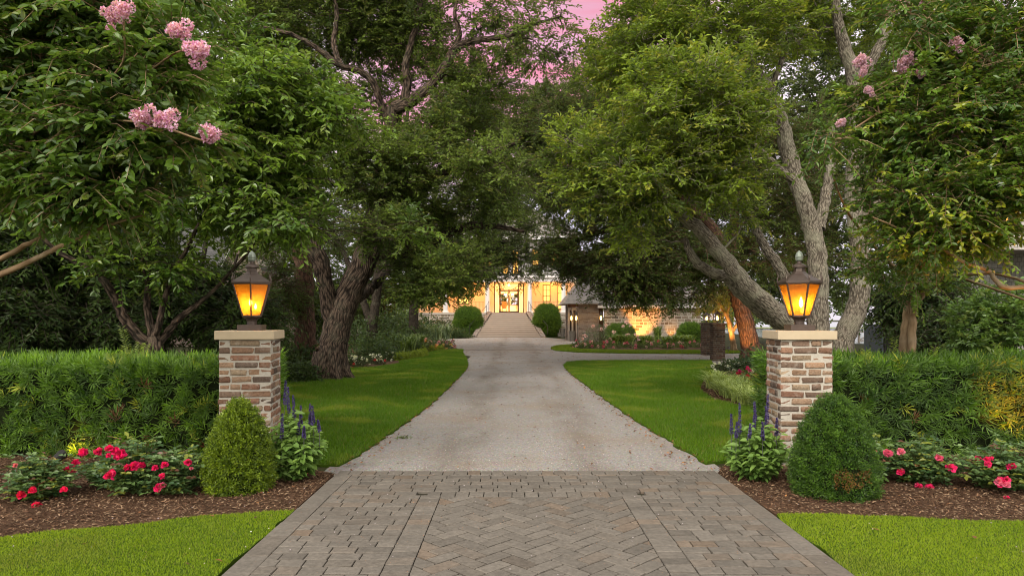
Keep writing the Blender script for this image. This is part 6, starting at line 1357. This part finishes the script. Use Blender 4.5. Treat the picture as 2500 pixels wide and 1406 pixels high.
for i, (px, py) in enumerate([(973, 881), (985, 879), (998, 878), (1009, 876), (1019, 874), (1027, 872), (1034, 870), (1032, 862), (1055, 859), (1075, 857.5)]): leafy('mounded_shrub', 'tiny lime green mounded shrub edging the shaded bed', 'shrub', G(px, py), .19, .19, .3, .06, 420, (.10, .16, .01), (.24, .30, .02), 310 + i, 'lime green mounds edging the shaded bed')
for i, (px, py, col) in enumerate([(1040, 857, (.6, .3, .3)), (1052, 856, (.7, .35, .12)), (1066, 855, (.6, .3, .35)), (1080, 854, (.65, .45, .2)), (1090, 853, (.5, .25, .3))]): leafy('bedding_plant', ('low bedding plant with pale pink blossom', 'low bedding plant with orange blossom', 'low bedding plant with rose pink blossom', 'low bedding plant with tan yellow blossom', 'low bedding plant with muted mauve blossom')[i] + ' at the bend of the drive', 'flowers', G(px, py), .45, .4, .5, .1, 320, (.04, .07, .02), (.12, .16, .05), 330 + i, None, (7, col, .1))
# wing bed
for i, px in enumerate([1406, 1413, 1421, 1430, 1440, 1452, 1464, 1475, 1490, 1512, 1527, 1537, 1562, 1577, 1583, 1601, 1623, 1631, 1655, 1669, 1688, 1705]):
    cl = [(.62, .18, .30), (.66, .30, .38), (.70, .46, .50), (.58, .10, .18)][i % 4]; ct = ['hot pink', 'rose pink', 'pale pink', 'crimson'][i % 4]
    leafy('bedding_plant', f'low bedding plant with {ct} blossom along the stone wing', 'flowers', G(px, 848 + (i * 7 % 5)), .30, .25, .34, .09, 160, (.03, .05, .015), (.10, .15, .03), 350 + i, f'{ct} bedding plants along the stone wing', (2, cl, .08))
for i, (px, py, r, h) in enumerate([(1500, 843, .8, .62), (1528, 843, .7, .6), (1580, 842, .8, .55), (1565, 841, .6, .5), (1625, 842, .6, .5), (1650, 842, .7, .55), (1680, 842, .7, .55), (1605, 840, .4, 1.0)]): strap_clump('daylily', ('spiky daylily clump in the stone wing bed' if i < 7 else 'tall thin upright grass clump against the stone wing'), 'plant', G(px, py), r, h, 110, .06, (.07, .12, .02), (.22, .30, .06), 380 + i, 'daylilies in the stone wing bed' if i < 7 else None)
leafy('flowering_shrub', 'grey green shrub with pale pink flowers at the corner of the stone wing', 'shrub', G(1462, 842), 1.1, .8, 1.15, .09, 1100, (.05, .075, .04), (.14, .18, .09), 395, None, (16, (.72, .48, .52), .11))
leafy('flowering_shrub', 'airy pink flowered shrub before the low round shrub', 'shrub', G(1533, 842), .6, .5, 1.25, .08, 260, (.06, .09, .03), (.14, .18, .06), 396, None, (12, (.72, .5, .58), .10))

for i, (px, py, rx) in enumerate([(982, 1071, .12)]): leafy('weed_tuft', 'small green weed rooted in the gravel near the lawn edge', 'weed', G(px, py), rx, rx * .8, .03, .02, 110, (.09, .14, .03), (.18, .25, .07), 420 + i)
# ---------------------------------------------------------------- sky, sun, camera
w = bpy.data.worlds.new('World'); sc.world = w; w.use_nodes = True
nt = w.node_tree; nt.nodes.clear(); N = nt.nodes; L = nt.links
SUN_EL, SUN_ROT = 38.0, 205.0
sky = N.new('ShaderNodeTexSky'); sky.sky_type = 'NISHITA'; sky.sun_disc = False; sky.sun_elevation = math.radians(SUN_EL); sky.sun_rotation = math.radians(SUN_ROT); sky.air_density = 1.2; sky.dust_density = 2.5
tc = N.new('ShaderNodeTexCoord'); sep = N.new('ShaderNodeSeparateXYZ'); L.new(tc.outputs['Generated'], sep.inputs[0])
n1 = noise(nt, mapping(nt, tc.outputs['Generated'], (2.2, 2.2, 9)), 1.6, 5, .55)
# layered overcast: pale lavender low down, rose coloured cloud higher in front, soft white overhead
SK = 10.0
low = tuple(SK * x for x in (.60, .55, .60)); rose = tuple(SK * x for x in (.60, .20, .27)); rose2 = tuple(SK * x for x in (.56, .29, .38)); top = tuple(SK * x for x in (1.0, .97, .92)); back = tuple(SK * x for x in (1.65, 1.55, 1.38))
el = math_(nt, 'ADD', sep.outputs[2], math_(nt, 'MULTIPLY', math_(nt, 'SUBTRACT', n1, .5), .16))
rosec = mix(nt, rose2, rose, ramp(nt, noise(nt, mapping(nt, tc.outputs['Generated'], (1.5, 1.5, 14)), 2.2, 4), [(.42, (0, 0, 0)), (.62, (1, 1, 1))]))
front = ramp(nt, sep.outputs[1], [(.35, (0, 0, 0)), (.8, (1, 1, 1))])
band = ramp(nt, el, [(.17, (0, 0, 0)), (.27, (1, 1, 1)), (.47, (1, 1, 1)), (.62, (0, 0, 0))])
base = mix(nt, low, top, ramp(nt, sep.outputs[2], [(.15, (0, 0, 0)), (.6, (1, 1, 1))]))
base = mix(nt, base, back, ramp(nt, math_(nt, 'MULTIPLY', sep.outputs[1], -1.0), [(-.0, (0, 0, 0)), (.6, (1, 1, 1))]))
azi = math_(nt, 'ABSOLUTE', math_(nt, 'SUBTRACT', math_(nt, 'DIVIDE', sep.outputs[0], math_(nt, 'MAXIMUM', sep.outputs[1], .05)), .03))
azi = math_(nt, 'ADD', azi, math_(nt, 'MULTIPLY', math_(nt, 'SUBTRACT', n1, .5), .25))
patch = ramp(nt, azi, [(.18, (1, 1, 1)), (.38, (.15,) * 3)])
cl = mix(nt, base, rosec, math_(nt, 'MULTIPLY', math_(nt, 'MULTIPLY', front, band), patch))
skyc = mix(nt, cl, sky.outputs[0], .10)
bgd = N.new('ShaderNodeBackground'); bgd.inputs['Strength'].default_value = .10; L.new(skyc, bgd.inputs['Color'])
wo = N.new('ShaderNodeOutputWorld'); L.new(bgd.outputs[0], wo.inputs['Surface'])
sl = bpy.data.lights.new('sun', 'SUN'); sl.energy = 1.5; sl.angle = math.radians(18); sl.color = (1, .93, .82)
so = bpy.data.objects.new('sun', sl); COL.objects.link(so)
az = math.radians(SUN_ROT)     # direction towards the sun: behind the viewer, a little to one side
sd = Vector((math.sin(az) * math.cos(math.radians(SUN_EL)), math.cos(az) * math.cos(math.radians(SUN_EL)), math.sin(math.radians(SUN_EL))))
so.rotation_euler = sd.to_track_quat('Z', 'Y').to_euler()
cam = bpy.data.cameras.new('camera'); cam.sensor_width = 36; cam.lens = 36 * F / 2500; cam.shift_y = (HY - 703) / 2500; cam.clip_start = .05; cam.clip_end = 3000
co = bpy.data.objects.new('camera', cam); COL.objects.link(co); co.location = (0, 0, CZ); co.rotation_euler = (math.pi / 2, 0, 0); sc.camera = co
sc.view_settings.view_transform = 'Standard'; sc.view_settings.look = 'None'; sc.view_settings.exposure = 0.75; sc.view_settings.gamma = 1
cy = sc.cycles; cy.pixel_filter_type = 'BLACKMAN_HARRIS'; cy.filter_width = 1.0; cy.max_bounces = 8; cy.diffuse_bounces = 4; cy.glossy_bounces = 2; cy.transmission_bounces = 4; cy.transparent_max_bounces = 8; cy.sample_clamp_indirect = 6; cy.caustics_reflective = False; cy.caustics_refractive = False
